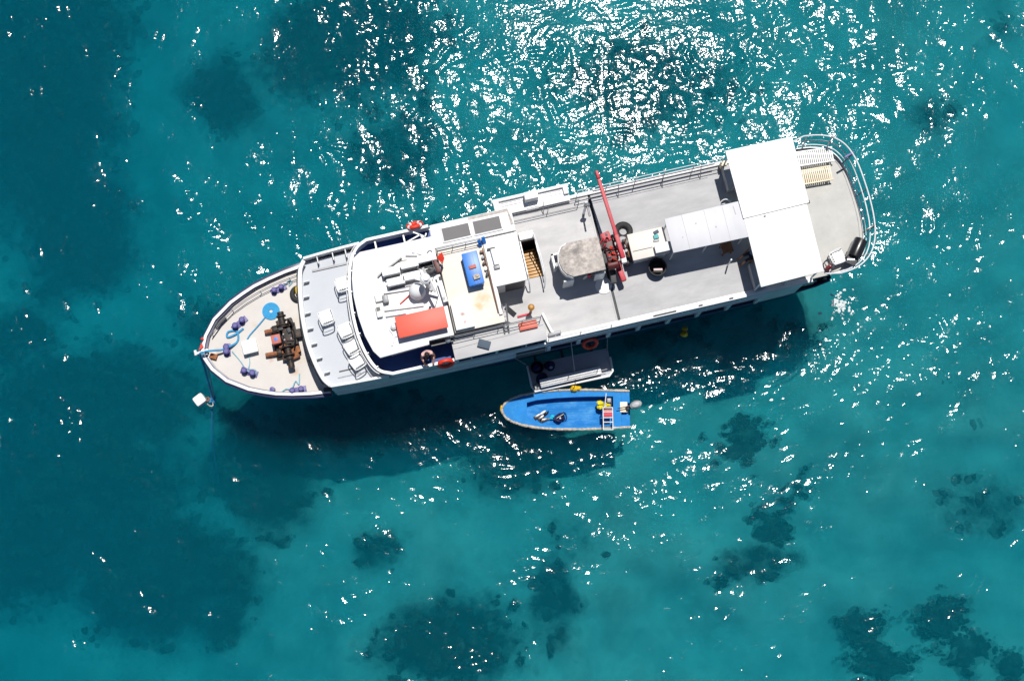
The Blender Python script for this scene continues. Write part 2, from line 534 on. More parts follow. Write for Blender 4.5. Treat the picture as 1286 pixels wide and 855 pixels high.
# churned water by the discharge under the stern quarter, lapping along the skiff and platform
rngc = np.random.default_rng(11)
for (cx, cy0, rad, amp) in ((13.5, 9.9, 1.5, 0.012), (5.6, 7.0, 1.1, 0.006), (-1.0, 5.4, 1.2, 0.006)):
    w = np.exp(-((GX - cx) ** 2 + (GY - cy0) ** 2) / rad ** 2)
    for k in range(14):
        lam = rngc.uniform(0.28, 0.6)
        th = rngc.uniform(0, 2 * PI)
        GZ += amp * 0.4 * w * np.sin(2 * PI / lam * (GX * math.cos(th) + GY * math.sin(th)) + rngc.uniform(0, 6.3))
# short steep wavelets scattered over the whole surface, in loose trains
rngp = np.random.default_rng(21)
for k in range(420):
    tx, ty, ta = rngp.uniform(-24, 24), rngp.uniform(-8, 28), rngp.normal(1.9, 0.5)
    for q in range(rngp.integers(1, 6)):
        px = tx + q * 0.42 * math.cos(ta) + rngp.normal(0, 0.12)
        py = ty + q * 0.42 * math.sin(ta) + rngp.normal(0, 0.12)
        sg = rngp.uniform(0.13, 0.30)
        lam = rngp.uniform(0.26, 0.46)
        sl_ = rngp.uniform(0.16, 0.40)
        th = PI / 2 + rngp.normal(0, 1.0)
        x0, x1 = np.searchsorted(gx, [px - 3 * sg, px + 3 * sg])
        y0, y1 = np.searchsorted(gy, [py - 3 * sg, py + 3 * sg])
        if x1 - x0 < 3 or y1 - y0 < 3:
            continue
        lx, ly = GX[y0:y1, x0:x1] - px, GY[y0:y1, x0:x1] - py
        GZ[y0:y1, x0:x1] += sl_ * lam / (2 * PI) * np.exp(-(lx ** 2 + ly ** 2) / (2 * sg * sg)) * np.sin(2 * PI / lam * (lx * math.cos(th) + ly * math.sin(th)) + rngp.uniform(0, 6.3))
ny, nx = GX.shape
verts = np.stack([GX.ravel(), GY.ravel(), GZ.ravel()], 1)
ii = (np.arange(ny - 1)[:, None] * nx + np.arange(nx - 1)[None, :]).ravel()
quads = np.stack([ii, ii + 1, ii + nx + 1, ii + nx], 1)
# close the body of water with sides and a bottom
b0 = len(verts)
ring = np.concatenate([np.arange(nx), nx - 1 + nx * np.arange(1, ny), (ny - 1) * nx + np.arange(nx - 2, -1, -1), nx * np.arange(ny - 2, 0, -1)])
low = verts[ring].copy()
low[:, 2] = -40.0
verts = np.concatenate([verts, low])
m_ = len(ring)
j = np.arange(m_)
sides = np.stack([ring[j], b0 + j, b0 + (j + 1) % m_, ring[(j + 1) % m_]], 1)
faces4 = np.concatenate([quads, sides])
me = bpy.data.meshes.new('sea')
nf = len(faces4) + 1
me.vertices.add(len(verts))
me.vertices.foreach_set('co', verts.astype(np.float32).ravel())
loops = np.concatenate([faces4.ravel(), (b0 + np.arange(m_))[::-1]])
me.loops.add(len(loops))
me.loops.foreach_set('vertex_index', loops.astype(np.int32))
me.polygons.add(nf)
st = np.concatenate([np.arange(len(faces4)) * 4, [len(faces4) * 4]])
me.polygons.foreach_set('loop_start', st.astype(np.int32))
me.update(calc_edges=True)
me.validate()
me.shade_smooth()

def water_material():
    m = bpy.data.materials.new('sea_water')
    m.use_nodes = True
    t = m.node_tree
    N, L = t.nodes, t.links
    for n in list(N):
        N.remove(n)
    out = N.new('ShaderNodeOutputMaterial')
    tc = N.new('ShaderNodeTexCoord')
    nz = N.new('ShaderNodeTexNoise')
    nz.inputs['Scale'].default_value = 7.0
    nz.inputs['Detail'].default_value = 1.5
    nz.inputs['Roughness'].default_value = 0.5
    L.new(tc.outputs['Object'], nz.inputs[0])
    bp = N.new('ShaderNodeBump')
    bp.inputs['Strength'].default_value = 1.0
    bp.inputs['Distance'].default_value = 0.013
    L.new(nz.outputs[0], bp.inputs['Height'])
    fr = N.new('ShaderNodeFresnel')
    fr.inputs['IOR'].default_value = 1.24
    L.new(bp.outputs[0], fr.inputs['Normal'])
    gl = N.new('ShaderNodeBsdfGlossy')
    gl.inputs['Roughness'].default_value = 0.085
    L.new(bp.outputs[0], gl.inputs['Normal'])
    tr = N.new('ShaderNodeBsdfTransparent')
    rf = N.new('ShaderNodeBsdfRefraction')
    rf.inputs['IOR'].default_value = 1.28
    rf.inputs['Roughness'].default_value = 0.0
    L.new(bp.outputs[0], rf.inputs['Normal'])
    m0 = N.new('ShaderNodeMixShader')
    m0.inputs[0].default_value = 0.40
    L.new(tr.outputs[0], m0.inputs[1])
    L.new(rf.outputs[0], m0.inputs[2])
    mx = N.new('ShaderNodeMixShader')
    L.new(fr.outputs[0], mx.inputs[0])
    L.new(m0.outputs[0], mx.inputs[1])
    L.new(gl.outputs[0], mx.inputs[2])
    L.new(mx.outputs[0], out.inputs['Surface'])
    # the water itself: absorbs red, scatters blue-green
    sc = N.new('ShaderNodeVolumeScatter')
    sc.inputs['Color'].default_value = (0.0, 0.60, 0.80, 1)
    sc.inputs['Density'].default_value = 0.11
    sc.inputs['Anisotropy'].default_value = 0.0
    ab = N.new('ShaderNodeVolumeAbsorption')
    ab.inputs['Color'].default_value = (0.0, 0.835, 0.915, 1)
    ab.inputs['Density'].default_value = 0.42
    ad = N.new('ShaderNodeAddShader')
    L.new(sc.outputs[0], ad.inputs[0])
    L.new(ab.outputs[0], ad.inputs[1])
    L.new(ad.outputs[0], out.inputs['Volume'])
    return m
me.materials.append(water_material())
sea = bpy.data.objects.new('sea', me)
col.objects.link(sea)
tag(sea, 'rippled turquoise sea water glittering with sunlight', 'sea', kind='structure')

# seabed: sand with wide dark weed and reef beds, deeper towards the bow side
REEF_AND_SHADOW = [(-21.9,21.5,4.0,6.9,1.00),(-19.7,14.6,2.7,3.2,0.90),(-22.0,10.1,2.2,1.4,0.60),(-7.6,23.1,4.0,2.9,0.90),(-13.2,21.1,1.7,1.8,0.80),(-5.3,17.8,2.5,2.2,0.55),
        (-20.9,2.1,6.9,4.3,1.00),(-15.4,-1.1,4.3,2.9,0.90),(-18.6,6.8,5.4,2.5,0.80),(-13.0,-3.2,1.6,1.6,0.70),(-11.3,3.5,3.2,2.2,0.70),(-6.3,5.7,5.8,1.4,0.60),  # last bed on this line paints the ship's shadow into the seabed colour
        (-2.6,-3.5,3.1,2.0,0.75),(1.7,-1.8,1.4,1.5,0.70),(-5.8,0.3,0.9,1.1,0.60),(-0.1,3.9,2.5,1.6,0.60),(-11.8,10.1,4.0,1.4,0.60),(20.3,2.1,2.2,1.6,0.35),
        (18.9,19.7,1.3,0.9,0.35),(22.1,23.2,1.1,0.9,0.30),(6.6,21.1,4.3,2.5,0.50),(-3.1,13.5,2.2,1.4,0.50),(10.6,0.0,1.6,0.9,0.50),(2.0,0.7,1.8,1.1,0.30),(7.2,10.1,5.4,1.4,0.35)]
def vnoise(X, Y, lam, seed):
    rng = np.random.default_rng(seed)
    g = rng.uniform(-1, 1, (256, 256))
    x, y = X / lam + 700, Y / lam + 700
    xi, yi = np.floor(x).astype(int), np.floor(y).astype(int)
    fx, fy = x - xi, y - yi
    fx, fy = fx * fx * (3 - 2 * fx), fy * fy * (3 - 2 * fy)
    a = lambda i, k: g[(yi + k) % 256, (xi + i) % 256]
    return (a(0, 0) * (1 - fx) + a(1, 0) * fx) * (1 - fy) + (a(0, 1) * (1 - fx) + a(1, 1) * fx) * fy
bx = stretched(-32, 32, 0.26, 2500, 1.5)
by = stretched(-16, 36, 0.26, 2500, 1.5)
BX, BY = np.meshgrid(bx, by)
n1 = vnoise(BX, BY, 4.5, 1) * 0.5 + vnoise(BX, BY, 1.9, 2) * 0.4 + vnoise(BX, BY, 0.9, 4) * 0.3
n2 = vnoise(BX, BY, 2.4, 5) * 0.6 + vnoise(BX, BY, 1.0, 6) * 0.4 + vnoise(BX, BY, 0.5, 8) * 0.25
reef = np.zeros_like(BX)
wx, wy = BX + n2 * 0.9, BY + n1 * 0.9
for (cx, cy0, rx, ry, s) in REEF_AND_SHADOW:
    d = np.hypot((wx - cx) / rx, (wy - cy0) / ry)
    reef = np.maximum(reef, s * np.clip(1.45 - d, 0, 1) ** 1.1)
far = np.clip((np.hypot(BX, BY - 9) - 30) / 20, 0, 1)
reef = np.clip(reef + n1 * 0.16 + far * 0.4 * (n1 + 0.4), 0, 1)
deep = 1 / (1 + np.exp((BX + 11 - 0.15 * (BY - 9)) / 4.0))
BZ = -4.0 + n1 * 0.75 + reef * (0.3 + 0.5 * n2) - deep * 2.5
nby, nbx = BX.shape
bv = np.stack([BX.ravel(), BY.ravel(), BZ.ravel()], 1)
ii = (np.arange(nby - 1)[:, None] * nbx + np.arange(nbx - 1)[None, :]).ravel()
bq = np.stack([ii, ii + 1, ii + nbx + 1, ii + nbx], 1)
bme = bpy.data.meshes.new('seabed')
bme.from_pydata(bv.tolist(), [], bq.tolist())
at = bme.attributes.new('weed', 'FLOAT', 'POINT')
at.data.foreach_set('value', reef.ravel().astype(np.float32))
bme.shade_smooth()
def seabed_material():
    m = bpy.data.materials.new('sand_and_weed')
    m.use_nodes = True
    t = m.node_tree
    N, L = t.nodes, t.links
    b = N['Principled BSDF']
    b.inputs['Roughness'].default_value = 0.9
    b.inputs['Specular IOR Level'].default_value = 0.0
    at = N.new('ShaderNodeAttribute')
    at.attribute_name = 'weed'
    tc = N.new('ShaderNodeTexCoord')
    nz = N.new('ShaderNodeTexNoise')
    nz.inputs['Scale'].default_value = 1.7
    nz.inputs['Detail'].default_value = 8
    nz.inputs['Roughness'].default_value = 0.7
    L.new(tc.outputs['Object'], nz.inputs[0])
    ad = N.new('ShaderNodeMath')
    ad.operation = 'MULTIPLY_ADD'
    ad.inputs[1].default_value = 1.1
    L.new(nz.outputs[0], ad.inputs[0])
    L.new(at.outputs['Fac'], ad.inputs[2])
    mr = N.new('ShaderNodeMapRange')
    mr.inputs['From Min'].default_value = 0.70
    mr.inputs['From Max'].default_value = 1.12
    L.new(ad.outputs[0], mr.inputs[0])
    mx = N.new('ShaderNodeMix')
    mx.data_type = 'RGBA'
    L.new(mr.outputs[0], mx.inputs[0])
    ns = N.new('ShaderNodeTexNoise')
    ns.inputs['Scale'].default_value = 0.42
    ns.inputs['Detail'].default_value = 9
    ns.inputs['Roughness'].default_value = 0.68
    L.new(tc.outputs['Object'], ns.inputs[0])
    rs = N.new('ShaderNodeValToRGB')
    rs.color_ramp.elements[0].position = 0.34
    rs.color_ramp.elements[0].color = (0.31, 0.32, 0.29, 1)
    rs.color_ramp.elements[1].position = 0.62
    rs.color_ramp.elements[1].color = (0.56, 0.55, 0.50, 1)
    L.new(ns.outputs[0], rs.inputs[0])
    L.new(rs.outputs[0], mx.inputs[6])
    mx.inputs[7].default_value = (0.035, 0.045, 0.04, 1)
    L.new(mx.outputs[2], b.inputs['Base Color'])
    return m
bme.materials.append(seabed_material())
seabed = bpy.data.objects.new('seabed', bme)
col.objects.link(seabed)
tag(seabed, 'pale sand seabed with wide dark weed beds under the water', 'seabed', kind='structure')

# low growth over the dark beds: far too many clumps to count
rngw = np.random.default_rng(5)
wmb = MB()
made = 0
iy0, ix0 = np.searchsorted(by, -9), np.searchsorted(bx, -27)
iy1, ix1 = np.searchsorted(by, 29), np.searchsorted(bx, 27)
while made < 2600:
    iy, ix = rngw.integers(iy0, iy1), rngw.integers(ix0, ix1)
    if rngw.uniform(0.12, 0.95) > reef[iy, ix]:
        continue
    made += 1
    r_ = rngw.uniform(0.07, 0.26)
    wmb.blob((bx[ix] + rngw.uniform(-.13, .13), by[iy] + rngw.uniform(-.13, .13), BZ[iy, ix]), (r_ * rngw.uniform(0.8, 1.8), r_, r_ * 0.8), int(rngw.integers(0, 999)), 0.3, 7, 4, rngw.uniform(0, 3.1))
# coral heads standing on the sand
CORAL = [(19.00,8.45,1.08,1.16),(22.28,6.29,1.16,0.94),(10.37,4.99,1.26,1.37),(12.30,3.30,1.01,1.01),(11.53,1.23,1.01,0.94),(9.33,-1.00,0.54,0.54),
         (15.49,-2.99,1.01,0.90),(16.32,-4.55,1.37,1.01),(19.06,-2.64,1.16,1.08),(20.12,-4.20,1.16,1.08),(22.07,-4.83,0.79,0.94)]
CORAL_LABEL = ['lone round coral head under the water off the ship stern', 'coral head set farthest out beyond the lone round one', 'widest coral head of the row astern of the skiff',
               'second coral head in the row, next to the widest one', 'third coral head in the row leading away from the skiff', 'smallest coral head, at the far end of the skiff row',
               'smaller lobe of the touching coral pair, on the ship side', 'broad lobe of the touching coral pair, away from the ship', 'first head of the chain of three corals', 'middle head of the chain of three corals', 'narrow last head of the chain of three corals']
mat('dark_coral', (0.05, 0.058, 0.05), 0.95, var=0.6, scale=3.2, dirt=(0.22, 0.21, 0.16, 1), dirt_amt=0.75, dirt_scale=2.6)
wo_ = wmb.build('weed_clumps', MATS['dark_coral'])
tag(wo_, 'dark weed and stone clumps spread over the deep seabed beds', 'weed', kind='stuff')
for k, (cx, cy0, rx, ry) in enumerate(CORAL):
    rnd = random.Random(40 + k)
    mb = MB()
    mb.blob((0, 0, -0.1), (rx * 0.62, ry * 0.62, 0.45), seed=k, amp=0.3, nu=30, nv=14)
    for q in range(int(70 * rx * ry) + 20):
        a, d = rnd.uniform(0, 2 * PI), abs(rnd.gauss(0.62, 0.26))
        d *= 1 + 0.25 * math.sin(2 * a + k) + 0.15 * math.sin(3 * a + 2 * k)
        r_ = rnd.uniform(0.06, 0.22) * (1.25 - 0.5 * min(1.3, d))
        mb.blob((rx * d * math.cos(a), ry * d * math.sin(a), 0.1), (r_ * 1.2, r_, r_ * 0.8), seed=q + 9 * k, amp=0.3, nu=10, nv=6)
    o = mb.build('coral_head', MATS['dark_coral'])
    o.location = (cx * 0.955, cy0 * 0.955, -4.05)
    tag(o, CORAL_LABEL[k], 'coral', 'coral heads on the sand')

# ------------------------------------------------------------------ the ship
ship = tag(empty('dive_ship', SO, SH), 'long white and navy passenger dive ship with grey decks and white awnings', 'ship')

HB = [(-13.05, 0.02), (-12.98, 0.25), (-12.8, 0.66), (-12.35, 1.22), (-11.55, 1.76), (-10.7, 2.12), (-9.6, 2.40), (-8.6, 2.52), (-7.0, 2.60), (-4.0, 2.64), (0, 2.66), (6, 2.66), (9.5, 2.63), (11.0, 2.56), (11.7, 2.45)]
def hb(x):
    xs, ys = [p[0] for p in HB], [p[1] for p in HB]
    return float(np.interp(x, xs, ys))

# hull: lofted sections, raked stem, flared bow
def hull_point(t, z, top):
    """t 0..1 along the length, z height"""
    k = z / 3.3
    stem = -13.05 + (1 - k) * 1.25 + (0.5 if z < 0 else 0) * (-z)
    stern = 11.75 - (1 - k) * 0.5
    x = stem + (stern - stem) * t
    xe = -13.05 + (11.7 + 13.05) * t
    h = hb(xe)
    fl = np.interp(t, [0, 0.12, 0.35, 1], [0.45, 0.34, 0.05, 0.06])
    h *= 1 - fl * (1 - max(0, k)) ** 1.1
    if z < 0:
        h *= 1 - 0.35 * (-z / 1.4) ** 2
    return x, h
ts = np.array([0, .004, .012, .025, .045, .07, .1, .14, .18, .24, .32, .42, .55, .7, .85, .95, 1.0])
def sheer(t):
    x = -13.05 + 24.75 * t
    return float(np.interp(x, [-13.1, -8.7, -8.2, 12], [3.34, 3.20, 2.30, 2.20]))
mb = MB()
ZN = 8
for sgn in (-1, 1):
    g = []
    for t in ts:
        row = []
        zt = sheer(t)
        for q in range(ZN + 1):
            z = -1.4 + (zt + 1.4) * q / ZN
            x, h = hull_point(t, z, zt)
            row.append((x, sgn * h, z))
        g.append(row)
    vs = [p for r in g for p in r]
    fs = []
    for a in range(len(ts) - 1):
        for q in range(ZN):
            i = a * (ZN + 1) + q
            fs.append((i, i + 1, i + ZN + 2, i + ZN + 1))
    mb.add(vs, fs)
    if sgn == 1:
        right = g
    else:
        left = g
mb.add([p for p in left[-1]] + [p for p in right[-1]], [(q, q + 1, ZN + 2 + q, ZN + 1 + q) for q in range(ZN)])
hull = mb.build('hull', 'navy', ship)
rub = MB()
for sgn in (-1, 1):
    pth = []
    for t in np.linspace(0.0, 1, 40):
        z = float(np.interp(t, [0, .18, .24, 1], [2.75, 2.6, 2.05, 2.0]))
        x, h = hull_point(t, z, 3)
        pth.append((x, sgn * (h + 0.02), z))
    rub.tube(pth, 0.06, 8)
rub.build('rubbing_strake', 'navy', hull)

# bow deck and its bulwark
def outline(x0, x1, inset, n=26):
    xs = np.linspace(x0, x1, n)
    up = [(float(x), max(0.0, hb(float(x)) - inset)) for x in xs]
    lo = [(x, -y) for x, y in up[::-1]]
    return up + lo
bow_deck = MB().prism(outline(-12.95, -8.35, 0.06, 30), 3.06, 3.22).build('bow_deck', 'deck_bow', ship)
xs = [-13.03, -13.0, -12.93, -12.8, -12.6, -12.35, -12.0, -11.6, -11.1, -10.6, -10.0, -9.3, -8.55]
pu = [(x, hb(x)) for x in xs]
pth = [(x, -y) for x, y in pu[::-1]] + pu
MB().wall(pth, 3.02, 3.46, 0.07).build('bow_bulwark', 'white', ship, bevel=0.015)
MB().wall([(x + 0.02, y * 1.02) for x, y in pth], 3.3, 3.38, 0.27).build('bow_rub_band', 'navy', ship, bevel=0.01)
cap = MB().wall(pth, 3.455, 3.50, 0.12).build('gunwale_cap', 'white', ship, bevel=0.015)
# low rail along the sunlit side of the bow
def railing(name, path, heights, z0, r=0.02, post_every=1, m='white_metal', parent=None, posts=None, post_r=None):
    """horizontal tubes along a plan path with one child per post"""
    mb = MB()
    for h in heights:
        mb.tube([(p[0] + (p[2] if len(p) > 2 else 0) * h, p[1] + (p[3] if len(p) > 3 else 0) * h, z0 + h) for p in path], r, 8)
    o = mb.build(name, m, parent or ship)
    pm = MB().cyl((0, 0, 0), (0, 0, max(heights)), post_r or r, 8).mesh('stanchion', m)
    for p in (posts if posts is not None else path[::post_every]):
        link('stanchion', pm, o, (p[0], p[1], z0))
    return o
bx_ = [-12.55, -12.1, -11.6, -11.0, -10.4, -9.8, -9.2, -8.75]
railing('bow_rail', [(x, hb(x) - 0.33) for x in bx_], [0.2, 0.42], 3.22, 0.014, 2, 'grey_metal')

# stem roller with small red and white fittings
st = MB().box((-13.05, 0.08, 3.5), (0.5, 0.09, 0.1), rz=0.1).build('stem_roller', 'white_metal', ship, bevel=0.015)
MB().cyl((-13.3, 0.0, 3.48), (-13.3, 0.2, 3.48), 0.06, 12).build('roller', 'white_metal', st)
MB().add([(-13.15, 0.14, 3.6), (-12.98, 0.42, 3.62), (-12.94, 0.25, 3.58), (-13.15, 0.14, 3.56), (-12.98, 0.42, 3.58), (-12.94, 0.25, 3.54)], [(0, 1, 2), (3, 5, 4), (0, 3, 4, 1), (1, 4, 5, 2), (2, 5, 3, 0)]).build('red_pennant', 'orange', st)
MB().blob((-12.93, 0.56, 3.58), (0.06, 0.06, 0.05), 1, 0.1).build('red_lamp', 'orange', st)
MB().box((-12.68, -0.16, 3.3), (0.28, 0.2, 0.16), rz=-0.5).build('chain_stopper', 'rust', st, bevel=0.02)

# bollards: pairs of violet posts on a plate
def bollard_pair(x, y, rz, gap=0.34, r=0.085):
    o = MB().box((0, 0, 0.03), (gap + 0.34, 0.24, 0.05)).build('bollard', 'violet', ship, bevel=0.01)
    o.location = (x, y, 3.22)
    o.rotation_euler = (0, 0, rz)
    pm = MB().lathe([(r, 0), (r, 0.2), (r * 1.35, 0.22), (r * 1.35, 0.27), (r * 0.9, 0.3), (0, 0.3)], n=14).mesh('bollard_post', 'violet')
    for s in (-1, 1):
        link('bollard_post', pm, o, (s * gap / 2, 0, 0.05))
    return o
bollard_pair(-11.46, 0.885, R(28))
bollard_pair(-11.47, -1.06, R(-30))
bollard_pair(-9.72, 1.86, R(12), 0.3, 0.075)
bollard_pair(-9.8, -2.16, R(-2), 0.34, 0.08)
b1 = bollard_pair(-12.12, -0.02, R(80), 0.16, 0.09)
MB().lathe([(0.1, 3.22), (0.1, 3.45), (0.0, 3.46)], (-10.72, -1.93, 0), 12).build('bollard', 'violet', ship)
fl = MB().wall([(-12.36, 0.94), (-11.92, 1.22)], 3.3, 3.44, 0.12).build('fairlead', 'dark', ship, bevel=0.01)
fl2 = MB().box((-8.72, 2.33, 3.5), (0.34, 0.14, 0.16), rz=0.2).build('fairlead', 'dark', ship, bevel=0.02)
fl3 = MB().box((-8.55, -2.44, 3.5), (0.5, 0.16, 0.16), rz=-0.1).build('fairlead', 'dark', ship, bevel=0.02)

# windlass
wl = MB().box((-9.85, -0.2, 3.05), (0.95, 1.3, 0.1)).build('windlass', 'winch', ship, bevel=0.01)
wl.location = (0, 0, BOW_Z)
MB().box((-9.70, -0.10, 3.28), (0.34, 0.62, 0.42)).build('gearbox', 'winch', wl, bevel=0.05)
MB().cyl((-9.8, 0.85, 3.38), (-9.8, -1.3, 3.38), 0.07, 12).build('shaft', 'winch', wl)
for y0, y1, rr in ((0.76, 0.70, 0.19), (0.68, 0.42, 0.12), (0.40, 0.35, 0.25), (0.33, 0.27, 0.22), (-0.46, -0.52, 0.24), (-0.54, -0.76, 0.13), (-0.78, -0.84, 0.22), (-0.88, -1.0, 0.15)):
    MB().cyl((-9.8, y0, 3.38), (-9.8, y1, 3.38), rr, 20).build('drum', 'winch', wl, bevel=0.02)
for y0, y1, mm in ((0.9, 0.78, 'winch'), (-1.12, -1.32, 'winch')):
    MB().cyl((-9.8, y0, 3.38), (-9.8, y1, 3.38), 0.13, 14).build('warping_head', mm, wl, bevel=0.02)
cv = MB().box((-10.13, -0.15, 3.56), (0.36, 0.36, 0.3)).build('motor_cover', 'winch_red', wl, bevel=0.03)
MB().lathe([(0.075, 3.70), (0.075, 3.722), (0, 3.724)], (-10.13, -0.15, 0), 16).build('cover_badge', 'cooler', cv)
MB().cyl((-10.1, 0.28, 3.25), (-10.55, 0.30, 3.18), 0.085, 12).build('chain_pipe', 'rust', wl)
MB().cyl((-10.0, -0.62, 3.22), (-10.7, -0.58, 3.16), 0.085, 12).build('chain_pipe', 'rust', wl)
MB().cyl((-10.02, 0.3, 3.2), (-10.25, 0.3, 3.2), 0.17, 14).build('chain_wheel', 'winch', wl, bevel=0.02)
MB().cyl((-10.05, -0.6, 3.2), (-10.25, -0.6, 3.2), 0.17, 14).build('chain_wheel', 'winch', wl, bevel=0.02)
MB().box((-9.35, -0.05, 3.2), (0.34, 0.34, 0.34)).build('pump_box', 'winch', wl, bevel=0.03)
MB().box((-9.62, -0.7, 3.16), (0.3, 0.55, 0.22), rz=0.2).build('brake_frame', 'rust', wl, bevel=0.03)
MB().tube(catmull([(-9.55, 0.55, 3.5), (-9.4, 0.2, 3.62), (-9.42, -0.3, 3.6), (-9.55, -0.6, 3.5)]), 0.03, 8).build('hose', 'black', wl)
MB().tube(catmull([(-10.0, 0.25, 3.5), (-9.95, 0.0, 3.66), (-9.9, -0.35, 3.6), (-10.05, -0.55, 3.4)]), 0.03, 8).build('hose', 'black', wl)
for (x, y, z, sx, sy, sz, rz, mm) in ((-9.52, 0.46, 3.22, 0.2, 0.3, 0.3, 0.1, 'winch'), (-9.95, 0.52, 3.2, 0.18, 0.2, 0.26, 0.3, 'winch'), (-9.9, 0.22, 3.5, 0.2, 0.1, 0.12, 0.0, 'dark'), (-9.6, 0.1, 3.54, 0.14, 0.2, 0.1, 0.3, 'dark'),
                                        (-9.5, -0.38, 3.3, 0.26, 0.2, 0.34, 0.1, 'winch'), (-9.95, -0.42, 3.34, 0.3, 0.1, 0.2, 0.05, 'rust'), (-9.62, -0.28, 3.52, 0.3, 0.06, 0.08, -0.1, 'winch'), (-9.98, -0.85, 3.2, 0.2, 0.22, 0.24, -0.2, 'winch'), (-9.45, -0.62, 3.2, 0.16, 0.3, 0.2, 0.2, 'rust')):
    MB().box((x, y, z), (sx, sy, sz), rz=rz).build('winch_casting', mm, wl, bevel=0.02)
for (x, y) in ((-9.84, 0.0), (-9.58, 0.18), (-9.84, -0.22), (-9.58, -0.22)):
    MB().lathe([(0.035, 3.48), (0.035, 3.53), (0, 3.535)], (x, y, 0), 8).build('bolt', 'grey_metal', wl)
MB().cyl((-9.98, 0.12, 3.5), (-9.98, 0.12, 3.78), 0.025, 8).build('brake_lever', 'winch', wl)

# chair deck ahead of the bridge, with its leaning bulwark
front = [(-8.42, 2.42), (-8.62, 2.1), (-8.78, 1.4), (-8.88, 0.6), (-8.92, -0.1), (-8.9, -0.8), (-8.8, -1.5), (-8.62, -2.15), (-8.42, -2.45)]
fc = [(p.x, p.y) for p in catmull([(a, b, 0) for a, b in front], 5)]
poly = fc + [(-3.4, -2.55), (-3.4, 2.55)]
MB().prism(poly, 4.12, 4.3).build('fore_upper_deck', 'deck_fore', ship)
MB().wall([(x + 0.05, y * 0.985) for x, y in fc], 2.95, 4.12, 0.1).build('deckhouse_front', 'white', ship)
bwk = MB().wall([(x + 0.06, y) for x, y in fc], 4.1, 4.66, 0.07, lean=-0.08).build('front_bulwark', 'white', ship, bevel=0.01)
MB().wall([(x + 0.02, y) for x, y in fc], 4.655, 4.70, 0.15).build('bulwark_cap', 'white', ship, bevel=0.015)
brk = MB().prism([(0, 0), (0.22, 0), (0.22, 0.03), (0, 0.03)], 0, 0.24).mesh('bracket', 'white', bevel=0.004)
for (x, y) in ((-8.6, 1.62), (-8.72, 1.05), (-8.8, 0.42), (-8.82, -0.18), (-8.8, -0.78), (-8.72, -1.36), (-8.55, -1.95)):
    link('bracket', brk, bwk, (x, y, 4.33), 0.05)
MB().tube([(x - 0.13, y * 1.01, 4.34) for x, y in fc[3:-3]], 0.022, 8).build('cable_run', 'dark', bwk)
# bulwark on both sides of the chair deck
for s in (1, -1):
    pthx = [(-8.4, s * 2.5), (-7.6, s * 2.55), (-6.9, s * 2.58), (-6.2, s * 2.6)]
    MB().wall(pthx, 4.1, 4.70, 0.07).build('side_bulwark', 'white', ship, bevel=0.01)
    MB().wall(pthx, 4.695, 4.74, 0.10).build('bulwark_cap', 'white', ship, bevel=0.012)
ub = MB().bb(-8.2, -6.75, 1.99, 2.06, 4.302, 4.36).build('gutter_strip', 'grey_metal', ship)
for x in (-7.9, -7.3, -6.8):
    MB().prism([(x, 2.2), (x + 0.03, 2.2), (x + 0.03, 2.52), (x, 2.52)], 4.303, 4.66).build('bracket', 'white', ship)
MB().bb(-8.0, -7.35, -2.0, -1.96, 4.302, 4.33).build('deck_scupper', 'dark', ship)
MB().bb(-8.1, -7.2, -2.22, -2.19, 4.302, 4.33).build('deck_scupper', 'grey_metal', ship)

# sides of the superstructure below the upper deck
def band(x0, x1, y, z0, z1, th=0.08, n=10):
    s = 1 if y > 0 else -1
    return [(x, s * (hb(x) + (abs(y) - 2.66))) for x in np.linspace(x0, x1, n)]
for s in (1, -1):
    MB().wall(band(-8.42, -0.1, s * 2.66, 0, 0), 2.25, 4.14, 0.07).build('side_plating', 'white', ship)
    MB().wall(band(-8.42, -0.1, s * 2.72, 0, 0), 3.22, 3.28, 0.06).build('side_moulding', 'white', ship)
    MB().wall(band(-0.1, 8.42, s * 2.66, 0, 0), 3.62, 4.14, 0.07).build('side_fascia', 'white', ship)
    MB().wall(band(-0.1, 8.42, s * 2.70, 0, 0), 3.60, 3.66, 0.09).build('side_moulding', 'white', ship)
    MB().wall(band(8.42, 10.0, s * 2.66, 0, 0), 2.22, 4.14, 0.07).build('side_plating', 'white', ship)
    pm = MB().box((0, 0, 0.72), (0.15, 0.1, 1.44)).mesh('side_post', 'white', bevel=0.01)
    for k in range(8):
        link('side_post', pm, ship, (0.0 + 1.2 * k, s * 2.66, 2.2))
    MB().bb(-0.1, 11.4, s * 1.55, s * 1.62, 1.32, 4.12).build('cabin_wall', 'white', ship)
    wm = MB().box((0, 0, 0), (0.8, 0.03, 0.6)).mesh('window', 'glass_dark', bevel=0.01)
    for k in range(8):
        link('window', wm, ship, (0.6 + 1.2 * k, s * 1.635, 2.9))
MB().prism(outline(-8.3, 11.5, 0.1, 30), 1.18, 1.3).build('main_deck', 'deck_aft', ship)

